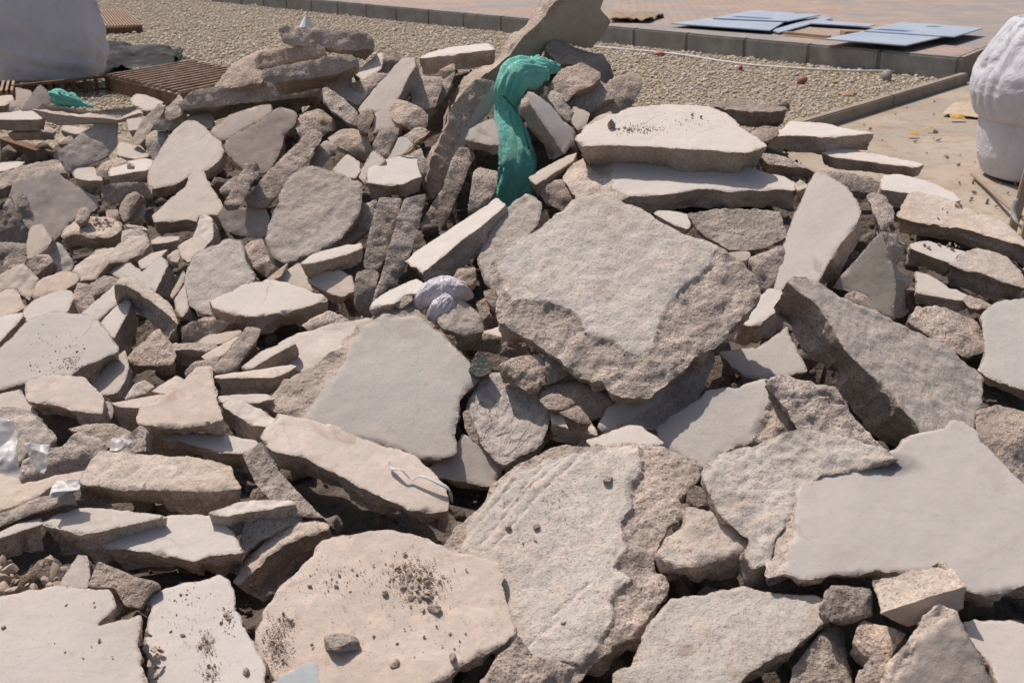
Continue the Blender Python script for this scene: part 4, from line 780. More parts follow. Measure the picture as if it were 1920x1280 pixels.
pebble(PK, 741, 1246, 12, 'small crumbly stone near the bottom edge of the large pinkish slab', (1, .7, .7), (0, 0, .5), 22)
pebble(PK, 850, 1235, 12, 'reddish elongated stone near the lower right rim of the pinkish slab', (.6, 1.1, .6), (0, 0, .4), 23)
pebble(PK, 722, 1113, 8, 'darker pebble left of the dense crumb patch on the pinkish slab', (1, 1, .7), (0, 0, .4), 24, 'K')
pebble(PK, 815, 1142, 11, 'flattish stone right below the dense crumb patch on the pinkish slab', (1.2, .8, .6), (0, 0, -.4), 25)
crumbs('pale slab filling the bottom left corner', 'pale slab in the bottom left corner', [(150, 1215, 90, 40, 6, 2, 4.5), (8, 1178, 3, 3, 1, 5, 6), (160, 1135, 30, 15, 3, 2, 4)])
crumbs('pale cracked slab', 'pale cracked slab right of the corner slab', [(350, 1120, 28, 22, 8, 1.8, 4), (395, 1262, 14, 16, 8, 2, 6), (388, 1212, 12, 18, 9, 1.5, 5), (335, 1195, 30, 25, 4, 2, 4), (428, 1160, 12, 20, 6, 2, 5)])
pebble('pale cracked slab', 461, 1262, 9, 'small tan pebble near the right rim of the pale cracked slab', (1, .9, .8), (0, 0, .2), 31)
crumbs('big white slab sloping', 'big white slab sloping left', [(90, 690, 40, 9, 6, 1.2, 2.6), (150, 655, 25, 20, 4, 1.8, 3.6)])
TOPS = 'wide topmost slab'
crumbs(TOPS, 'wide topmost slab of the right stack', [(1190, 243, 32, 6, 10, 1.4, 3.5), (1290, 217, 30, 5, 3, 2, 4)])
pebble(TOPS, 1144, 240, 12, 'cube shaped stone on the left part of the wide topmost slab', (1, .8, .8), (0, 0, .1), 41)
pebble('cream topped flat stone', 245, 314, 6, 'lone pebble sitting on the cream topped flat stone', (1, 1, .9), (0, 0, .1), 42)
crumbs('lumpy slab strewn', 'lumpy slab at the left', [(190, 420, 26, 9, 14, 2, 4.5)])
crumbs('long slab at the right edge', 'long slab with a ribbed side', [(1795, 385, 9, 3, 5, 3, 5), (1760, 400, 40, 10, 4, 1.5, 3)])
crumbs('white topped slab below the long', 'white topped slab below the ribbed one', [(1765, 463, 32, 5, 12, 2, 5)])
crumbs('long scored foreground', 'long scored foreground slab', [(1000, 1018, 14, 10, 3, 2, 4)])
pebble('long scored foreground', 1007, 988, 6, 'dark pebble upper one of two on the scored foreground slab', seed=43, mat='K')
pebble('long scored foreground', 1056, 1167, 6, 'dark pebble lower one of two on the scored foreground slab', seed=44, mat='K')
pebble('long scored foreground', 953, 990, 7, 'grey pebble lying among the scratches of the scored foreground slab', seed=45)
pebble('long scored foreground', 1140, 900, 13, 'crumbly lump near the top of the scored foreground slab', (1, 1, .5), seed=46)
# fine soil grains under the crumbs
def grains(key, name, label, cl):
    h = host(key); P_, R_ = [], []
    for (u, v, su, sv, n, r0, r1) in cl:
        for _ in range(n):
            p, d = on_plane(h, rc.gauss(u, su * .6), rc.gauss(v, sv * .6)); r = rc.uniform(r0, r1) * d / F; p, d = on_plane(h, *[0, 0]) if False else (p, d); P_.append((p[0], p[1], p[2] + r * .3 + .0015)); R_.append(r)
    grain_mesh(name, P_, R_, M_crumb, label)
grains(PK, 'soil_grains', 'fine brown soil sprinkled on the large pinkish foreground slab', [(772, 1080, 44, 30, 520, .5, 1.5), (790, 1115, 46, 26, 200, .5, 1.4), (520, 1208, 22, 42, 420, .5, 1.5), (640, 1085, 80, 34, 120, .5, 1.3), (535, 1165, 16, 12, 60, .5, 1.5), (700, 1180, 180, 80, 160, .4, 1.1)])
grains('pale cracked slab', 'soil_grains', 'fine brown soil sprinkled on the pale cracked slab at the bottom left', [(388, 1208, 12, 22, 150, .5, 1.4), (428, 1160, 10, 24, 90, .5, 1.3), (395, 1262, 18, 16, 90, .5, 1.4), (360, 1150, 60, 60, 90, .4, 1.1)])
grains('big white slab sloping', 'soil_grains', 'fine brown grit on the big white slab sloping left', [(132, 676, 12, 7, 90, .5, 1.2), (125, 690, 20, 4, 60, .5, 1.2), (90, 655, 70, 30, 60, .4, .9)])
grains(TOPS, 'soil_grains', 'fine grit on the wide topmost slab of the right stack', [(1195, 243, 40, 8, 160, .5, 1.3), (1290, 230, 60, 14, 80, .4, 1.0)])
grains('long scored foreground', 'soil_grains', 'fine grit on the long scored foreground slab', [(1020, 930, 80, 60, 120, .4, 1.3), (1100, 1150, 40, 60, 100, .4, 1.2)])
grains('lumpy slab strewn', 'soil_grains', 'fine grit on the lumpy slab at the left', [(190, 420, 28, 10, 160, .5, 1.4)])
# earth heaped at the lower left
M_soil = dirt_mat('brown_soil', (.24, .17, .125), (.33, .245, .18), (.38, .29, .22), 1.2, .02)
c0, c1, c2, c3 = at_z(-60, 1125, .435), at_z(150, 1120, .435), at_z(160, 1028, .435), at_z(-60, 1020, .435); Vs = []
for j in range(60):
    for i in range(70):
        s_, t_ = i / 69, j / 59; p = (c0 * (1 - s_) + c1 * s_) * (1 - t_) + (c3 * (1 - s_) + c2 * s_) * t_; e = min(1, 4 * min(s_, 1 - s_), 4 * min(t_, 1 - t_)); Vs.append((p.x, p.y, p.z - .10 * (1 - e)))
Vs = np.array(Vs); Vs[:, 2] += .03 * fbm(Vs / .07, 3, 4)
o = meshobj('soil_heap', Vs, [(j * 70 + i, j * 70 + i + 1, (j + 1) * 70 + i + 1, (j + 1) * 70 + i) for j in range(59) for i in range(69)], M_soil); struct(o, 'stuff'); o['label'] = 'brown crumbly earth between the slabs at the lower left'
# earth clods
for k in range(46):
    u, v = (rc.uniform(-10, 130), rc.uniform(1045, 1112)) if k < 34 else (rc.gauss(290, 8), rc.uniform(1190, 1275))
    if k >= 34: p = at_z(u, v, .455)
    else: p = at_z(u, v, .45 + rc.uniform(-.01, .01))
    crumb(p, rc.choice([.006, .008, .012, .018]) if k < 34 else rc.choice([.004, .006, .008]), 'clod of brown earth among the dirt at the lower left' if k < 34 else 'small clod jammed in the crack between the two pale corner slabs',
          'earth clods at the lower left' if k < 34 else 'clods in the crack', 'earth_clod', 'earth clod')

# ------------------------------------------------------------------ ground, gravel, paving
M_sand = NT('sandy_soil'); t = M_sand; co = t.coords(False)
n1 = t.noise(co, .9, 5, .6, .5); n2 = t.noise(co, 7, 6, .7); n3 = t.noise(co, 60, 4, .7)
c = t.mix(t.ramp(n1, [(.38, 0.), (.62, 1.)]), (.335, .262, .20), (.41, .335, .27)); c = t.mix(t.ramp(n2, [(.5, 0.), (.68, .6)]), c, (.21, .145, .105))
n4 = t.noise(co, 1.3, 3, .5); c = t.mix(t.ramp(n4, [(.53, 0.), (.62, .6)]), c, (.31, .295, .25)); c = t.mix(t.ramp(n3, [(.32, .6), (.45, 0.)]), c, (.2, .14, .1))
M_sand = t.done(c, t.bump(t.math('ADD', n2, t.math('MULTIPLY', n3, .4)), .25, .02), .95)
def sheet(name, pts, z, mat, cuts=0):
    bm = bmesh.new(); f = bm.faces.new([bm.verts.new((p[0], p[1], z)) for p in pts])
    if f.normal.z < 0: f.normal_flip()
    return struct(bmobj(name, bm, mat))
sheet('ground', [(-150, -60), (150, -60), (150, 250), (-150, 250)], -.012, M_sand)
KB0, KB1 = at_z(620, 27), at_z(1516, 122); kd = (KB1 - KB0).normalized(); kn = Vector((-kd.y, kd.x, 0)); kn = kn if kn.y > 0 else -kn   # kn points away from camera
KE = KB0 + kd * ((at_z(1800, 150) - KB0).dot(kd)); KH = .25
KS = KB0 - kd * 9.0
M_grav = NT('gravel_bed'); t = M_grav; co = t.coords(False)
vc = t.new('ShaderNodeTexVoronoi'); vc.inputs['Scale'].default_value = 38; t.link(co, vc.inputs['Vector'])
cm = t.ramp(vc.outputs['Color'], [(.1, (.28, .21, .14)), (.4, (.46, .38, .27)), (.65, (.27, .25, .21)), (.9, (.56, .48, .37))]); n1 = t.noise(co, 2.5, 4, .6)
c = t.mix(t.ramp(n1, [(.4, 0.), (.7, .25)]), cm, (.5, .38, .25)); c = t.mix(t.ramp(vc.outputs['Distance'], [(.35, 0.), (.7, .8)]), c, (.16, .12, .085))
M_grav = t.done(c, t.bump(t.math('SUBTRACT', 1., vc.outputs['Distance']), .8, .02), .92)
E0, E1 = at_z(1800, 143, .06), at_z(1478, 238, .06); ed = (E1 - E0).normalized(); E2 = E0 + ed * 7.5; E0.z = E1.z = E2.z = 0
sheet('gravel_bed', [KS, KE + kn * .02, E0, E2, (E2.x - 12, E2.y - 4, 0), (-14, 3, 0)], -.002, M_grav)
# pebbles
rs = np.random.RandomState(8); NP = 62000
X0 = rs.rand(NP * 3); Y = 6.3 + (rs.rand(NP * 3) ** 1.35) * 24; X = -.5 * Y - .3 + X0 * (5.6 + .5 * Y)
kb = np.array([KB0.x, KB0.y]); kdn = np.array([kn.x, kn.y]); ok = ((np.column_stack([X, Y]) - kb) @ kdn) < -.02
en = np.array([-ed.y, ed.x]); s_ = (np.column_stack([X, Y]) - np.array([E0.x, E0.y])) @ en
ref = (np.array([-2., 9.]) - np.array([E0.x, E0.y])) @ en; ok &= (s_ * np.sign(ref)) > .03
ok &= np.array([hf(a, b) < .03 for a, b in zip(X, Y)])
X, Y = X[ok][:NP], Y[ok][:NP]; NP = len(X)
bm = bmesh.new(); bmesh.ops.create_icosphere(bm, subdivisions=1, radius=1); IV = np.array([tuple(v.co) for v in bm.verts]); IF = np.array([[v.index for v in f.verts] for f in bm.faces]); bm.free()
R = rs.uniform(.006, .0125, NP) * np.clip(Y / 9, 1, 1.7) * (1 + .8 * (rs.rand(NP) > .96)); S = rs.uniform(.7, 1.3, (NP, 1, 3)) * R[:, None, None]; th = rs.uniform(0, 6.28, NP)
V = IV[None] * (1 + .18 * rs.normal(size=(NP, len(IV), 1)).clip(-1, 1)) * S; V[:, :, 2] *= .75
V = np.stack([V[:, :, 0] * np.cos(th)[:, None] - V[:, :, 1] * np.sin(th)[:, None], V[:, :, 0] * np.sin(th)[:, None] + V[:, :, 1] * np.cos(th)[:, None], V[:, :, 2]], 2)
V += np.stack([X, Y, R * .45], 1)[:, None]
me = bpy.data.meshes.new('gravel'); nv, nf = NP * len(IV), NP * len(IF)
me.vertices.add(nv); me.vertices.foreach_set('co', V.reshape(-1)); me.loops.add(nf * 3); me.polygons.add(nf)
me.loops.foreach_set('vertex_index', (IF[None] + (np.arange(NP) * len(IV))[:, None, None]).reshape(-1)); me.polygons.foreach_set('loop_start', np.arange(nf) * 3); me.polygons.foreach_set('loop_total', np.full(nf, 3))
at = me.attributes.new('tone', 'FLOAT', 'POINT'); at.data.foreach_set('value', np.repeat(rs.rand(NP), len(IV)).astype(np.float32)); me.update(calc_edges=True); me.shade_smooth()
t = NT('pebble_stone'); a = t.new('ShaderNodeAttribute', attribute_name='tone')
t.done(t.ramp(a.outputs['Fac'], [(0, (.38, .29, .20)), (.25, (.60, .50, .37)), (.5, (.52, .42, .30)), (.7, (.42, .385, .34)), (1, (.68, .60, .50))]), None, .85); me.materials.append(t.m)
o = bpy.data.objects.new('gravel', me); COL.objects.link(o); struct(o, 'stuff'); o['label'] = 'pale yellowish gravel between the heap and the kerb'
# paving
t = NT('brick_paving'); co = t.coords(False); mp = t.new('ShaderNodeMapping'); ka = math.atan2(kd.y, kd.x); mp.inputs['Rotation'].default_value = (0, 0, -ka); t.link(co, mp.inputs[0])
br = t.new('ShaderNodeTexBrick'); br.inputs['Scale'].default_value = 1; br.inputs['Brick Width'].default_value = .22; br.inputs['Row Height'].default_value = .11; br.inputs['Mortar Size'].default_value = .006
br.inputs['Color1'].default_value = (.40, .285, .235, 1); br.inputs['Color2'].default_value = (.33, .25, .215, 1); br.inputs['Mortar'].default_value = (.16, .125, .105, 1); br.inputs['Bias'].default_value = .1; t.link(mp.outputs[0], br.inputs[0])
n1 = t.noise(co, .35, 3, .5); c = t.mix(t.ramp(n1, [(.50, 0.), (.54, 1.)]), br.outputs[0], (.27, .245, .235)); n2 = t.noise(co, 1.7, 5, .7); c = t.mix(t.ramp(n2, [(.45, 0.), (.7, .55)]), c, (.47, .37, .30))
c = t.mix(t.math('MULTIPLY', br.outputs['Fac'], .5), c, (.16, .125, .105))
M_pave = t.done(c, t.bump(t.math('SUBTRACT', 1., br.outputs['Fac']), .5, .006), .85)
PK0, PK1 = KS + kn * .13, KE + kn * .13
far = kn * 120
SD = (at_z(1915, 62, .25) - KE); SD.z = 0; SD.normalize()
sheet('paving', [PK0, PK1 - kd * .01, PK1 + SD * 60 - kd * .15, PK0 + far - kd * 40], KH - .006, M_pave)
# kerbstones
t = NT('kerb_concrete'); co = t.coords(); n1 = t.noise(co, 4, 5, .6); n2 = t.noise(co, 60, 4, .7)
c = t.mix(t.ramp(n1, [(.35, 0.), (.65, 1.)]), (.23, .215, .20), (.33, .31, .285)); c = t.mix(t.ramp(n2, [(.3, .5), (.5, 0.)]), c, (.10, .09, .085))
M_kerb = t.done(c, t.bump(n2, .5, .004), .85)
t = NT('kerb_dusty_edging'); co = t.coords(); n1 = t.noise(co, 6, 5, .6); M_edge = t.done(t.mix(t.ramp(n1, [(.3, 0.), (.7, 1.)]), (.24, .195, .16), (.34, .28, .23)), t.bump(t.noise(co, 70, 4, .7), .5, .004), .9)
def kerb_piece(p0, d, nrm_, L, name, label, mat=None, grp='kerbstones along the paving', H=KH, W=.13, bev=.022):
    bm = bmesh.new(); ax = Matrix((d, nrm_, Vector((0, 0, 1)))).transposed()
    c0 = Vector(p0) + d * (L / 2) + nrm_ * (W / 2); c0.z = 0
    box_bm(bm, Vector((0, 0, H / 2 - .05)), (L - .008, W, H + .1), ax, bev)
    o = bmobj(name, bm, mat or M_kerb, loc=c0, smooth=True, ang=30); return tag(o, label, 'kerbstone', grp)
i0 = (at_z(1516, 122) - KB0).dot(kd); tot = (KE - KB0).dot(kd)
j0 = i0 - 1.0 * 20; starts = []
s = tot
k = 0
us = []
while s > -8.0:
    L = 1.0; p = KB0 + kd * (s - L)
    starts.append((p, L)); s -= L; k += 1
for k, (p, L) in enumerate(starts):
    if k < 5: lab = ['last grey kerbstone at the right end, where the kerb turns back', 'second grey kerbstone from the right end, half under the front blue board', 'third grey kerbstone from the right end, between the two groups of boards', 'fourth grey kerbstone from the right end, below the left blue boards', 'fifth grey kerbstone from the right end, just right of the peak slab'][k]
    else: lab = 'grey concrete kerbstone of the plain row left of the peak slab'
    kerb_piece(p, kd, kn, L, 'kerbstone', lab)
for q in range(4):
    sn = Vector((-SD.y, SD.x, 0)); 
    kerb_piece(KE + SD * (.135 + q * 1.0), SD, sn, 1.0, 'kerbstone', 'sunlit kerbstone of the row running back behind the white sack' if q else 'sunlit corner kerbstone turning back next to the white sack', M_edge, 'kerbstones of the return side')
en3 = Vector((-ed.y, ed.x, 0))
kerb_piece(E0 + Vector((0, 0, 0)), ed, en3, 2.2, 'edging_strip', 'dusty concrete edging strip, far piece reaching the kerb corner', M_edge, 'concrete edging strips', .10, .09, .012)['category'] = 'edging strip'
kerb_piece(E0 + ed * 2.2, ed, en3, 2.2, 'edging_strip', 'dusty concrete edging strip, near piece running behind the heap', M_edge, 'concrete edging strips', .10, .09, .012)['category'] = 'edging strip'

# thin white pipe along the kerb foot
def simple(name, col, rough=.6, spec=.3, metal=0):
    t = NT(name); t.b.inputs['Specular IOR Level'].default_value = spec; t.b.inputs['Metallic'].default_value = metal
    co = t.coords(); n = t.noise(co, 12, 4, .6); return t.done(t.mix(t.ramp(n, [(.35, 0.), (.65, 1.)]), sc3(col, .88), sc3(col, 1.1)), None, rough)
M_white = simple('white_plastic', (.62, .58, .54), .5)
pp = smooth_path([at_z(u, v, .03) for u, v in [(1040, 78), (1118, 88), (1260, 101), (1360, 116), (1430, 124), (1560, 132), (1680, 134), (1768, 133)]], 6)
tag(tube('pipe', pp, .014, M_white), 'thin white plastic pipe lying along the foot of the kerb', 'pipe')

# blue boards on the paving
t = NT('board_blue_film'); co = t.coords(); n = t.noise(co, 3, 4, .6); t.b.inputs['Specular IOR Level'].default_value = .5
M_board = t.done(t.mix(t.ramp(n, [(.35, 0.), (.65, 1.)]), (.33, .38, .47), (.42, .46, .54)), None, .38)
M_bprint = simple('print_blue', (.12, .19, .40), .5); M_green = simple('print_green', (.02, .20, .10), .5); M_bedge = simple('board_edge', (.30, .27, .25), .8)
def board(label, corners, z, th=.014, marks=(), grp='blue faced boards on the paving', tilt=0, name='board'):
    P = [at_z(u, v, z) for u, v in corners]; cen = sum(P, Vector()) / 4
    root = empty(name, label, 'board', (cen.x, cen.y, z - th), grp)
    bm = bmesh.new(); bx = [p - cen for p in P]
    lo = [bm.verts.new((p.x, p.y, 0)) for p in bx]; hi = [bm.verts.new((p.x, p.y, th)) for p in bx]
    bm.faces.new(hi); bm.faces.new(lo[::-1])
    for i in range(4): bm.faces.new((lo[i], lo[(i + 1) % 4], hi[(i + 1) % 4], hi[i]))
    bmesh.ops.recalc_face_normals(bm, faces=bm.faces); bmobj('panel', bm, M_board, root)
    for (kind, u0, v0, u1, v1) in marks:
        a = at_z(u0, v0, z) - cen; b = at_z(u1, v1, z) - cen; bm = bmesh.new()
        if kind == 'g':
            cc = (a + b) / 2; ra = (b - a).length / 2
            bmesh.ops.create_circle(bm, cap_ends=True, radius=1, segments=20, matrix=Matrix.Translation((cc.x, cc.y, th + .003)) @ Matrix.Diagonal((ra, ra * .62, 1, 1)))
            bmobj('green_emblem', bm, M_green, root)
        else:
            d = (b - a).normalized(); nn = Vector((-d.y, d.x, 0)); w = .022
            for r_ in range(3):
                off = nn * (r_ * .07); q = [a + off - nn * w, b + off - nn * w, b + off + nn * w, a + off + nn * w]
                bm.faces.new([bm.verts.new((x.x, x.y, th + .003)) for x in q])
            bmesh.ops.recalc_face_normals(bm, faces=bm.faces)
            for f in bm.faces:
                if f.normal.z < 0: f.normal_flip()
            bmobj('print_line', bm, M_bprint, root)
    return root
board('blue board lying at the back of the left group of boards', [(1336, 34), (1414, 19), (1538, 28), (1476, 40)], KH + .075, marks=[('g', 1489, 25, 1515, 25), ('l', 1372, 32, 1440, 36)])
board('long pale blue board at the front of the left group of boards', [(1258, 44), (1340, 33), (1478, 37), (1443, 57)], KH + .055)
board('narrow pale board along the right of the left group of boards', [(1446, 57), (1535, 31), (1562, 34), (1460, 61)], KH + .03)
board('blue board with green emblem at the back of the right pair', [(1620, 58), (1690, 41), (1843, 53), (1788, 69)], KH + .10, marks=[('g', 1736, 50, 1764, 50), ('l', 1640, 56, 1700, 60)])
board('pale blue board at the front of the right pair', [(1545, 73), (1622, 58), (1776, 67), (1697, 85)], KH + .085)
board('thin grey board strip bridging the gap between the two groups of boards', [(1518, 44), (1528, 37), (1642, 46), (1628, 50)], KH + .05)
M_wood = simple('raw_wood', (.42, .29, .16), .8); M_oldwood = simple('weathered_wood', (.30, .22, .15), .85)
bm = bmesh.new(); a, b = at_z(1470, 62, KH + .03), at_z(1556, 70, KH + .03); box_bm(bm, Vector(), ((b - a).length, .06, .04), axes(b - a), .004)
tag(bmobj('batten', bm, M_wood, loc=(a + b) / 2), 'yellow wooden batten on the paving between the boards', 'batten')
# packers carrying the raised boards
for (u, v, z, lab) in [(1600, 68, .07, 'left'), (1740, 66, .07, 'right')]:
    bm = bmesh.new(); c = at_z(u, v, KH); box_bm(bm, Vector((0, 0, z / 2)), (.3, .25, z - .004), None, .004)
    tag(bmobj('packing_board', bm, M_oldwood, loc=c), 'dark packing block under the %s side of the right pair of boards' % lab, 'packing block')

# crumpled sheets
def crumple(name, label, cat, corners, mat, amp=.04, n=44, seed=1, scale=6, base=None, sx=1.0):
    """corners: four world points"""
    A, B, C_, D = [Vector(p) for p in corners]; V = []
    for j in range(n):
        for i in range(n):
            s, t_ = i / (n - 1), j / (n - 1); V.append((A * (1 - s) + B * s) * (1 - t_) + (D * (1 - s) + C_ * s) * t_)
    V = np.array([tuple(v) for v in V]); nrm_ = (B - A).cross(D - A).normalized(); nn = np.array(nrm_) * (1 if nrm_.z > 0 or abs(nrm_.z) < .2 else -1)
    q = V * scale; q[:, 0] *= sx; h = 1 - np.abs(fbm(q, seed, 3)) * 1.6
    V = V + nn * (h * amp)[:, None] + np.column_stack([vn(q * 1.3, seed + 3), vn(q * 1.3, seed + 4), np.zeros(len(q))]) * amp * .5
    Fc = [(j * n + i, j * n + i + 1, (j + 1) * n + i + 1, (j + 1) * n + i) for j in range(n - 1) for i in range(n - 1)]
    cx = V.mean(0); o = meshobj(name, V - cx, Fc, mat, loc=cx); m = o.modifiers.new('thick', 'SOLIDIFY'); m.thickness = .0015
    return tag(o, label, cat)
t = NT('dark_plastic_film'); co = t.coords(); n = t.noise(co, 3, 3, .5, 1.); t.b.inputs['Specular IOR Level'].default_value = .2
M_dark = t.done(t.mix(t.ramp(n, [(.5, 0.), (.62, 1.)]), (.012, .013, .015), (.06, .06, .06)), None, .75)
crumple('plastic_sheet', 'crumpled black plastic sheet between the white bulk bag and the gravel', 'plastic sheet', [at_z(186, 142, .03), at_z(330, 124, .03), at_z(345, 102, .03), at_z(190, 84, .03)], M_dark, .10, seed=4, scale=2.6, sx=.5)
crumple('plastic_sheet', 'black plastic sheet bunched at the left edge under the white bulk bag', 'plastic sheet', [at_z(-60, 165, .03), at_z(32, 158, .03), at_z(20, 108, .03), at_z(-60, 105, .03)], M_dark, .10, seed=9, scale=2.6)
pl = crumple('cardboard_strip', 'crumpled brown cardboard lying on the paving right of the peak slab', 'cardboard', [at_z(1142, 40, KH + .02), at_z(1215, 41, KH + .02), at_z(1245, 30, KH + .02), at_z(1150, 27, KH + .02)], M_oldwood, .06, 20, 3, 5)

# bulk bag, back left
t = NT('woven_white_bag'); co = t.coords(); wv = t.new('ShaderNodeTexWave'); wv.inputs['Scale'].default_value = 90; t.link(co, wv.inputs[0]); n = t.noise(co, 2, 4, .6)
c = t.mix(t.ramp(n, [(.35, 0.), (.65, 1.)]), (.50, .495, .54), (.62, .61, .64)); n2 = t.noise(co, 9, 4, .7); c = t.mix(t.ramp(n2, [(.6, 0.), (.75, .35)]), c, (.42, .35, .29))
M_bag = t.done(c, t.bump(t.math('ADD', t.math('MULTIPLY', t.math('ABSOLUTE', t.math('SUBTRACT', t.noise(co, 4.5, 5, .6, 1.5), .5)), 3.), t.math('MULTIPLY', wv.outputs['Fac'], .03)), .32, .035), .55)
def bag(name, loc, prof, expo, folds, mat, parent, seed, nseg=96, foldamp=.02, rot=0):
    V = []; m = nseg
    Z = np.array([p[0] for p in prof]); RR = np.array([p[1] for p in prof]); tt = np.linspace(0, len(prof) - 1, len(prof) * 13)
    zs = np.interp(tt, range(len(prof)), Z); rr = np.interp(tt, range(len(prof)), RR)
    for _ in range(8): rr[1:-1] = (rr[:-2] + 2 * rr[1:-1] + rr[2:]) / 4; zs[1:-1] = (zs[:-2] + 2 * zs[1:-1] + zs[2:]) / 4
    for k in range(len(zs)):
        for i in range(m):
            th = 2 * math.pi * i / m; ca, sa = math.cos(th), math.sin(th)
            q = (abs(ca) ** expo + abs(sa) ** expo) ** (-1 / expo); V.append((rr[k] * q * ca, rr[k] * q * sa, zs[k]))
    V = np.array(V); rad = np.hypot(V[:, 0], V[:, 1])[:, None] + 1e-6; U = V[:, :2] / rad
    fa = foldamp * np.interp(np.repeat(tt, m), range(len(prof)), folds)
    q = np.column_stack([U[:, 0] * 1.1 + V[:, 2] * 1.2, U[:, 1] * 1.1, V[:, 2] * 2.2]); thv = np.arctan2(U[:, 1], U[:, 0])
    w1 = 1.8 * vn(q * 1.1, seed) + V[:, 2] * 2.5; w2 = 3 * vn(q * 1.7 + 4, seed + 1) - V[:, 2] * 4
    h = 1.7 * np.abs(np.sin(2.5 * thv + 2 * w1)) - .9 + .6 * (1.6 * np.abs(np.sin(8 * thv + w2)) - .8) + .25 * (1 - 2.4 * np.abs(vn(q * 7.7 + 9, seed + 2)))
    V[:, :2] += U * (h * fa)[:, None]; V[:, 2] += fa * .5 * vn(q * 2, seed + 3)
    Fc = [(k * m + i, k * m + (i + 1) % m, (k + 1) * m + (i + 1) % m, (k + 1) * m + i) for k in range(len(zs) - 1) for i in range(m)]
    Fc.append(tuple(range(m - 1, -1, -1)))
    o = meshobj(name, V, Fc, mat, parent); o.rotation_euler = (0, 0, rot); return o
bl = at_z(62, 156, .10); root = empty('bulk_bag', 'big full white bulk bag standing on rusty gratings at the top left', 'bulk bag', (bl.x, bl.y + .45, .10))
bag('bag_body', None, [(0, .42), (.03, .50), (.2, .55), (.45, .55), (.75, .50), (.96, .45), (1.06, .36), (1.09, .2), (1.10, .01)], 5, [.3, .5, .7, .6, .8, 1.2, 1.5, 1, 0], M_bag, root, 3, foldamp=.016, rot=.05)
for sx_ in (-1, 1): tube('lifting_loop', smooth_path([(sx_ * .42, -.42, .95), (sx_ * .30, -.44, 1.2), (sx_ * .15, -.40, 1.25), (sx_ * .1, -.38, 1.02)], 5), .022, M_bag, root, 6, .3)
# right sack
g = at_z(1985, 352); root = empty('white_sack', 'tall white woven sack with gathered open top at the right edge', 'sack', (g.x, g.y + .35, 0))
bag('sack_body', None, [(0, .28), (.02, .34), (.14, .385), (.3, .40), (.42, .395), (.50, .36)], 2.3, [.1, .2, .3, .3, .5, .6], M_bag, root, 11, foldamp=.014)
bag('folded_top', None, [(.40, .33), (.39, .40), (.41, .43), (.46, .46), (.57, .485), (.69, .475), (.80, .43), (.92, .36), (1.02, .29), (1.05, .25), (1.02, .20), (.90, .17), (.78, .11), (.76, .02)], 2.2,
    [.2, .5, .6, .9, 1.3, 1.6, 1.7, 1.7, 1.5, 1.5, 1.8, 2, 1.5, 0], M_bag, root, 15, nseg=220, foldamp=.010)
for k, (a, r_, zz) in enumerate([(3.6, .16, .93), (4.3, .12, .88), (4.9, .15, .95), (3.0, .10, .84)]):
    V, Fc = stone_verts(70 + k, .13, (1, .6, 1), 4, .9); o = meshobj('crumpled_fold', V, Fc, M_bag, root); o.location = (math.cos(a) * r_, math.sin(a) * r_, zz - .02); o.rotation_euler = (.4 * k, .5, a)

# rusty gratings and steel
t = NT('rusty_steel'); co = t.coords(False); n1 = t.noise(co, 8, 5, .7); n2 = t.noise(co, 60, 3, .6)
c = t.mix(t.ramp(n1, [(.35, 0.), (.65, 1.)]), (.105, .05, .028), (.20, .115, .07)); c = t.mix(t.ramp(n2, [(.5, 0.), (.7, .6)]), c, (.24, .165, .12))
M_rust = t.done(c, t.bump(n2, .5, .003), .85)
t = NT('dusty_rust'); co = t.coords(False); M_bar = t.done(t.mix(t.ramp(t.noise(co, 9, 4, .6), [(.35, 0.), (.65, 1.)]), (.26, .165, .11), (.42, .30, .23)), None, .85)
def grating(label, a, b, d, z, depth, nb, name='steel_grating', legs=True):
    """a->b bar direction, a->d spacing direction (pixels at height z)"""
    A, B, D = at_z(*a, z), at_z(*b, z), at_z(*d, z); root = empty(name, label, 'steel grating', (A.x, A.y, 0), 'rusty steel gratings'); A0 = Vector((A.x, A.y, 0))
    u, v = B - A, D - A
    bm = bmesh.new()
    for k in range(nb + 1):
        p = A + v * (k / nb) + u / 2 - A0; box_bm(bm, p, (u.length, .022, .03), axes(u))
    bmobj('bars', bm, M_bar, root)
    for (p, q) in ((A, B), (A, D), (D, D + u), (B, B + v)):
        bm = bmesh.new(); e = q - p; c = (p + q) / 2 - A0 + Vector((0, 0, -depth / 2 - .017)); box_bm(bm, c, (e.length, .012, depth), axes(e)); bmobj('side_plate', bm, M_rust, root)
    return root
grating('rusty steel grating with long bars right of the white bulk bag', (203, 142), (360, 115), (335, 174), .18, .14, 12)
grating('rusty steel grating lying on the gravel behind the white bulk bag', (178, 52), (160, 21), (266, 48), .12, .10, 16)
grating('rusty steel grating corner at the left edge beside the white bulk bag', (-70, 178), (-60, 158), (22, 172), .16, .10, 9)
A, B = at_z(22, 162, .17), at_z(203, 143, .17); C_ = at_z(95, 168, .06)
root = empty('rusty_rack', 'rusty open steel rack with upright ribs, in front of the white bulk bag', 'rack', (A.x, A.y, 0)); A0 = Vector((A.x, A.y, 0))
bm = bmesh.new(); box_bm(bm, (A + B) / 2 - A0, ((B - A).length, .05, .025), axes(B - A)); bmobj('top_rail', bm, M_rust, root)
bm = bmesh.new(); box_bm(bm, (A + B) / 2 - A0 + Vector((0, .1, -.13)), ((B - A).length, .04, .02), axes(B - A)); bmobj('bottom_rail', bm, M_rust, root)
for k in range(8):
    bm = bmesh.new(); p = A + (B - A) * (.12 + .12 * k) - A0; box_bm(bm, p + Vector((0, .05, -.08)), (.014, .05, .135), axes(B - A)); bmobj('rib', bm, M_rust, root)
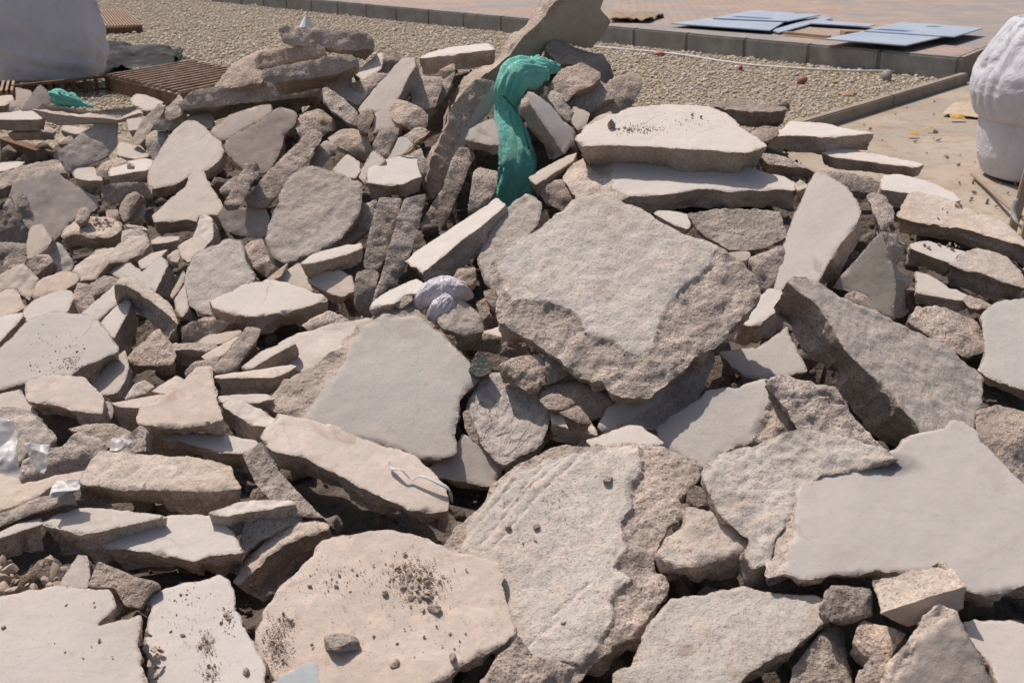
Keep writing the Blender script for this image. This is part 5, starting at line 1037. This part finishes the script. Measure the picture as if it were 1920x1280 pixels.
A, B = at_d(0, 262, 6.75), at_d(104, 296, 6.45)
root = empty('steel_channel', 'rusty steel channel half buried at the left edge of the heap', 'steel channel', A); e = B - A
for nm, off, sz in (('web', Vector((0, 0, -.07)), (e.length, .01, .14)), ('flange', Vector((0, .035, .006)), (e.length, .07, .008))):
    bm = bmesh.new(); box_bm(bm, e / 2 + off, sz, axes(e)); bmobj(nm, bm, M_rust, root)

# green woven sacks
t = NT('green_woven_sack'); co = t.coords(False); n = t.noise(co, 9, 4, .6, .5)
wv = t.new('ShaderNodeTexWave', bands_direction='Z'); wv.inputs['Scale'].default_value = 95; wv.inputs['Distortion'].default_value = 2.5; t.link(co, wv.inputs[0])
c = t.mix(t.ramp(n, [(.35, 0.), (.65, 1.)]), (.17, .66, .54), (.30, .80, .67)); n2 = t.noise(co, 45, 3, .6); c = t.mix(t.ramp(n2, [(.66, 0.), (.76, .6)]), c, (.42, .50, .44))
c = t.mix(t.math('MULTIPLY', wv.outputs['Fac'], .18), c, (.02, .17, .14))
M_sack = t.done(c, t.bump(t.math('ADD', t.math('MULTIPLY', wv.outputs['Fac'], .25), t.math('MULTIPLY', t.math('ABSOLUTE', t.math('SUBTRACT', t.noise(co, 16, 4, .65, 1.5), .5)), 4.)), .8, .012), .5)
def loft(name, path, radii, mat, parent=None, seed=1, flat=.7, n=64, fold=.12, loc=None, m=9):
    P = smooth_path(path, m); R_ = np.interp(np.linspace(0, len(radii) - 1, len(P)), range(len(radii)), radii); V = []
    L0 = Vector(loc) if loc is not None else Vector()
    for i, p in enumerate(P):
        tg = (P[min(i + 1, len(P) - 1)] - P[max(i - 1, 0)]).normalized(); a = tg.cross(Vector((0, -1, .3))).normalized(); b = a.cross(tg).normalized()
        for k in range(n):
            th = 2 * math.pi * k / n; V.append(np.array(p - L0) + (np.array(a) * math.cos(th) + np.array(b) * math.sin(th) * flat) * R_[i])
    V = np.array(V); C3 = np.repeat(np.array([tuple(p - L0) for p in P]), n, 0); U = V - C3
    along = np.repeat(np.arange(len(P)) / len(P), n)
    q = np.column_stack([U / (np.linalg.norm(U, axis=1)[:, None] + 1e-9) * 1.5]) ; q[:, 2] += along * 5
    thl = np.tile(2 * math.pi * np.arange(n) / n, len(P)); h = 1.9 * np.abs(np.sin(2.5 * thl + 2.6 * vn(q * 1.1, seed) + along * 3)) - .95 + .8 * (1.6 * np.abs(np.sin(5 * thl + 3 * vn(q * 1.9, seed + 1) - along * 9)) - .8) + .35 * (1 - 2.6 * np.abs(vn(q * 6.1, seed + 2))); V = C3 + U * (1 + fold * h)[:, None]
    Fc = [(i * n + k, i * n + (k + 1) % n, (i + 1) * n + (k + 1) % n, (i + 1) * n + k) for i in range(len(P) - 1) for k in range(n)]
    Fc.append(tuple(range(n - 1, -1, -1))); Fc.append(tuple((len(P) - 1) * n + k for k in range(n)))
    return meshobj(name, V, Fc, mat, parent, loc=loc)
ds = DBY['SACK']; px = ds / F
base = at_d(955, 380, ds)
root = empty('green_sack', 'long green woven sack squeezed between the slabs under the peak slab', 'sack', base)
B0 = Vector(base)
sack = loft('sack_body', [p - B0 for p in [at_d(1022, 135, ds + .14), at_d(1000, 138, ds + .08), at_d(972, 140, ds + .01), at_d(955, 168, ds - .0), at_d(950, 205, ds + .02), at_d(960, 255, ds + .0), at_d(972, 305, ds - .01), at_d(964, 350, ds + .02), at_d(945, 392, ds + .05)]],
     [v * px for v in (16, 27, 31, 26, 21, 28, 32, 33, 26)], M_sack, root, 5, .5, fold=.10)
tail = loft('sack_mouth', [p - B0 for p in [at_d(975, 128, ds + .16), at_d(1010, 126, ds + .17), at_d(1050, 128, ds + .2)]], [v * px for v in (14, 20, 7)], M_sack, root, 8, .5, fold=.13)
tube('seam', [p - B0 for p in smooth_path([at_d(942, 178, ds - .085), at_d(966, 205, ds - .055), at_d(981, 240, ds - .075), at_d(992, 280, ds - .085)], 6)], .0035, simple('seam_thread', (.015, .12, .10)), root, 6)
gp = at_z(130, 196, .16); root = empty('green_sack', 'small piece of green woven sack lying behind the rubble at the upper left', 'sack', gp); G0 = Vector(gp)
dg = (Vector((gp.x, gp.y, gp.z)) - Vector((0, 0, CAM_Z))).length
loft('sack_body', [p - G0 for p in [at_d(88, 180, dg), at_d(112, 184, dg), at_d(135, 192, dg), at_d(158, 199, dg), at_d(176, 200, dg)]], [v * dg / F for v in (7, 15, 14, 6, 1)], M_sack, root, 12, .8, fold=.18)

# purple plastic bag
t = NT('purple_plastic'); co = t.coords(False); n = t.noise(co, 14, 4, .6, 1.); t.b.inputs['Specular IOR Level'].default_value = .5
mp = t.new('ShaderNodeMapping'); mp.inputs['Scale'].default_value = (1, 1, .3); mp.inputs['Rotation'].default_value = (.4, .7, .3); t.link(co, mp.inputs[0])
M_purple = t.done(t.mix(t.ramp(n, [(.35, 0.), (.65, 1.)]), (.66, .58, .65), (.80, .74, .77)), t.bump(t.noise(mp.outputs[0], 70, 4, .65, 1.2), .9, .012), .42)
dp = DBY['PURPLE'] + .02; c0 = Vector(at_d(830, 565, dp)); root = empty('plastic_bag', 'crumpled pale purple plastic bag stuffed between slabs near the centre', 'plastic bag', c0)
loft('bag_body', [Vector(at_d(u, v, dp + q)) - c0 for u, v, q in [(775, 585, .03), (800, 556, 0), (832, 545, 0), (862, 548, 0), (886, 556, .03)]], [v * dp / F for v in (7, 21, 26, 22, 4)], M_purple, root, 21, .7, fold=.08)
loft('bag_tail', [Vector(at_d(u, v, dp + q)) - c0 for u, v, q in [(848, 562, -.02), (825, 580, -.03), (806, 604, -.01)]], [v * dp / F for v in (18, 19, 10)], M_purple, root, 24, .5, fold=.09)

# dry leaf
M_leaf = simple('dry_leaf_brown', (.33, .20, .12), .7); dl = DBY[host('cream faced shard')] - .07
tag(tube('dry_leaf', smooth_path([at_d(u, v, dl + q) for u, v, q in [(744, 293, .02), (762, 287, 0), (775, 276, 0), (783, 264, -.01), (795, 256, -.01), (806, 246, .02)]], 6), [.002 + .007 * math.sin(math.pi * k / 30) for k in range(31)], M_leaf, None, 8, .35), 'twisted dry brown leaf lying over a cream shard near the top', 'dry leaf')

# clear plastic scraps
t = NT('clear_film'); t.b.inputs['Base Color'].default_value = (.85, .84, .83, 1); t.b.inputs['Roughness'].default_value = .25; t.b.inputs['Specular IOR Level'].default_value = .8; t.b.inputs['Alpha'].default_value = .42
M_clear = t.m
t = NT('white_film'); t.b.inputs['Alpha'].default_value = .85; M_wfilm = t.done((.62, .60, .58), None, .4)
def film(label, pts, mat=M_clear, amp=.022, seed=2, scale=16, n=30):
    return crumple('plastic_film', label, 'plastic film', [at_d(*p) for p in pts], mat, amp, n, seed, scale)
dw = DBY[host('tall rough slab at the left')]; 
film('torn clear plastic sheet hanging on the tall rough slab at the left edge', [(-10, 898, dw - .10), (38, 905, dw - .10), (28, 790, dw - .03), (-10, 782, dw - .03)], seed=31, amp=.014)
dw = DBY[host('long rough wedge with clear')]
film('small clear plastic scrap snagged on the long rough wedge, lower left', [(66, 890, dw - .03), (86, 888, dw - .03), (98, 836, dw - .02), (48, 830, dw - .02)], seed=32)
film('clear plastic bit by the heavy rectangular block, lower left', [(205, 848, 2.33), (246, 846, 2.33), (252, 830, 2.36), (216, 828, 2.36)], seed=33)
dw = DBY[host('pinkish slab with yellowish')]
film('white plastic scrap poking out left of the heavy rectangular block', [(96, 935, dw - .08), (150, 925, dw - .08), (152, 897, dw - .06), (108, 898, dw - .06)], M_wfilm, .018, 34)
dw = DBY[host('long tan slab under')] - .04
tag(tube('plastic_strip', smooth_path([at_d(u, v, dw + q) for u, v, q in [(728, 862, .03), (736, 878, .02), (752, 880, 0), (772, 898, 0), (790, 892, -.01), (822, 905, -.02), (842, 918, -.02), (848, 942, 0)]], 5), [.002, .006, .003, .003, .004, .006, .006, .002], M_wfilm, None, 8, .4), 'thin torn white plastic strip under the big grey slab', 'plastic strip')

# odds and ends on the ground behind
def bit(label, u, v, z, r, col, sq=(1, 1, .6), name='scrap', cat='scrap', seed=3):
    p = at_z(u, v, z); V, Fc = stone_verts(seed, r, sq, 2, .6); o = meshobj(name, V, Fc, simple('scrap_colour', col), loc=p); return tag(o, label, cat)
p = at_z(574, 62, 0); V = [(0.02, 0, .30)]; V += [(math.cos(a) * .17 * (1 + .25 * math.sin(3 * a)), math.sin(a) * .15, 0) for a in [k * math.pi / 4 for k in range(8)]]
tag(meshobj('paper', V, [(0, 1 + k, 1 + (k + 1) % 8) for k in range(8)], simple('white_paper', (.72, .71, .73), .7), loc=p, smooth=False), 'white folded paper cone standing on the gravel behind the upper left stack', 'paper')
bit('broken red brick piece by the white pipe, right of the peak', 1236, 101, .03, .075, (.36, .17, .12), (1.2, .7, .5), 'brick_piece', 'brick piece', 6)
bit('curled reddish scrap on the gravel below the blue boards', 1504, 152, .03, .075, (.28, .12, .09), (1.2, .7, .6), 'brick_piece', 'brick piece', 7)
bit('grey lump of rock on the gravel near the kerb corner', 1662, 148, .03, .10, (.25, .22, .19), (1.1, .9, .8), 'rock', 'rock', 8)
bit('dark rock on the gravel next to the dark block of the heap', 1472, 200, .03, .05, (.16, .14, .13), (1, 1, 1), 'rock', 'rock', 9)
bit('tan rock on the gravel beside the edging strip', 1588, 176, .02, .07, (.36, .24, .16), (1.4, .8, .5), 'rock', 'rock', 10)
p = at_z(1392, 128, .035); root = empty('bottle', 'small clear bottle with red label lying on the gravel by the pipe', 'bottle', p)
tube('bottle_body', [(-.10, 0, 0), (-.09, 0, 0), (.02, .01, 0), (.05, .013, 0), (.07, .015, 0)], [.02, .03, .03, .014, .012], M_clear, root, 12)
tube('bottle_label', [(-.045, .004, 0), (-.005, .008, 0)], .0315, simple('label_red', (.45, .04, .05)), root, 12)
tube('bottle_cap', [(.07, .015, 0), (.088, .016, 0)], .015, M_white, root, 10)
M_yl = simple('yellow_leaf', (.50, .30, .06), .6)
for k, (u, v, lab) in enumerate([(1795, 222, 'yellow leaf on the sand left of the white sack, larger one'), (1742, 242, 'small yellow leaf fragment on the sand, below the larger one'), (1712, 252, 'ochre dry leaf lying flat on the sand behind the white topped wedge')]):
    c = at_z(u, v, .02); crumple('fallen_leaf', lab, 'leaf', [c + Vector((-.07, -.03, 0)) * (1, .45, .7)[k], c + Vector((.07, -.03, 0)) * (1, .45, .7)[k], c + Vector((.06, .05, .02)) * (1, .45, .7)[k], c + Vector((-.06, .05, .02)) * (1, .45, .7)[k]], M_yl, .012, 10, k, 14)
crumple('cardboard_sheet', 'pale dusty cardboard sheet lying by the foot of the white sack', 'cardboard', [at_z(1765, 215, .01), at_z(1850, 222, .01), at_z(1850, 190, .03), at_z(1790, 192, .03)], simple('dusty_card', (.46, .36, .26), .9), .015, 20, 6, 3)
for k in range(90):
    u, v = rc.uniform(1540, 1930), rc.uniform(190, 430); p = at_z(u, v, .0)
    if hf(p.x, p.y) > .02 or v < 232 - (u - 1480) * .31: continue
    crumb((p.x, p.y, .004), rc.uniform(.006, .02), 'small clod lying on the sandy ground at the right', 'clods on the sandy ground', 'earth_clod', 'earth clod')
# sticks and stakes at the right
tag(tube('cane', smooth_path([at_z(1822, 326, .02), at_z(1856, 356, .03), at_z(1880, 378, .05), at_z(1925, 415, .08)], 4), .012, M_oldwood), 'thin grey cane on the ground at the foot of the white sack', 'cane')
def stake(label, p0, p1, w, th):
    a, b = Vector(p0), Vector(p1); bm = bmesh.new(); box_bm(bm, Vector(), ((b - a).length, w, th), axes(b - a, (.2, 1, .1)), .006); tag(bmobj('wooden_stake', bm, M_oldwood, loc=(a + b) / 2), label, 'wooden stake', 'wooden stakes at the right edge')
q = at_z(1896, 436, 0); stake('grey wooden stake leaning by the white sack, left of two', q, (q.x + .10, q.y + .12, .34), .05, .03)
q = at_z(1922, 470, 0); stake('brown wooden stake at the very right edge, right of two', q, (q.x + .05, q.y + .05, .30), .08, .04)
tag(tube('strap', smooth_path([Vector(at_z(1905, 372, .22)), Vector(at_z(1900, 398, .15)), Vector(at_z(1910, 420, .10)), Vector(at_z(1935, 432, .05))], 5), .014, simple('grey_strap', (.34, .34, .36)), None, 8, .35), 'grey strap looped round the wooden stakes at the right', 'strap')
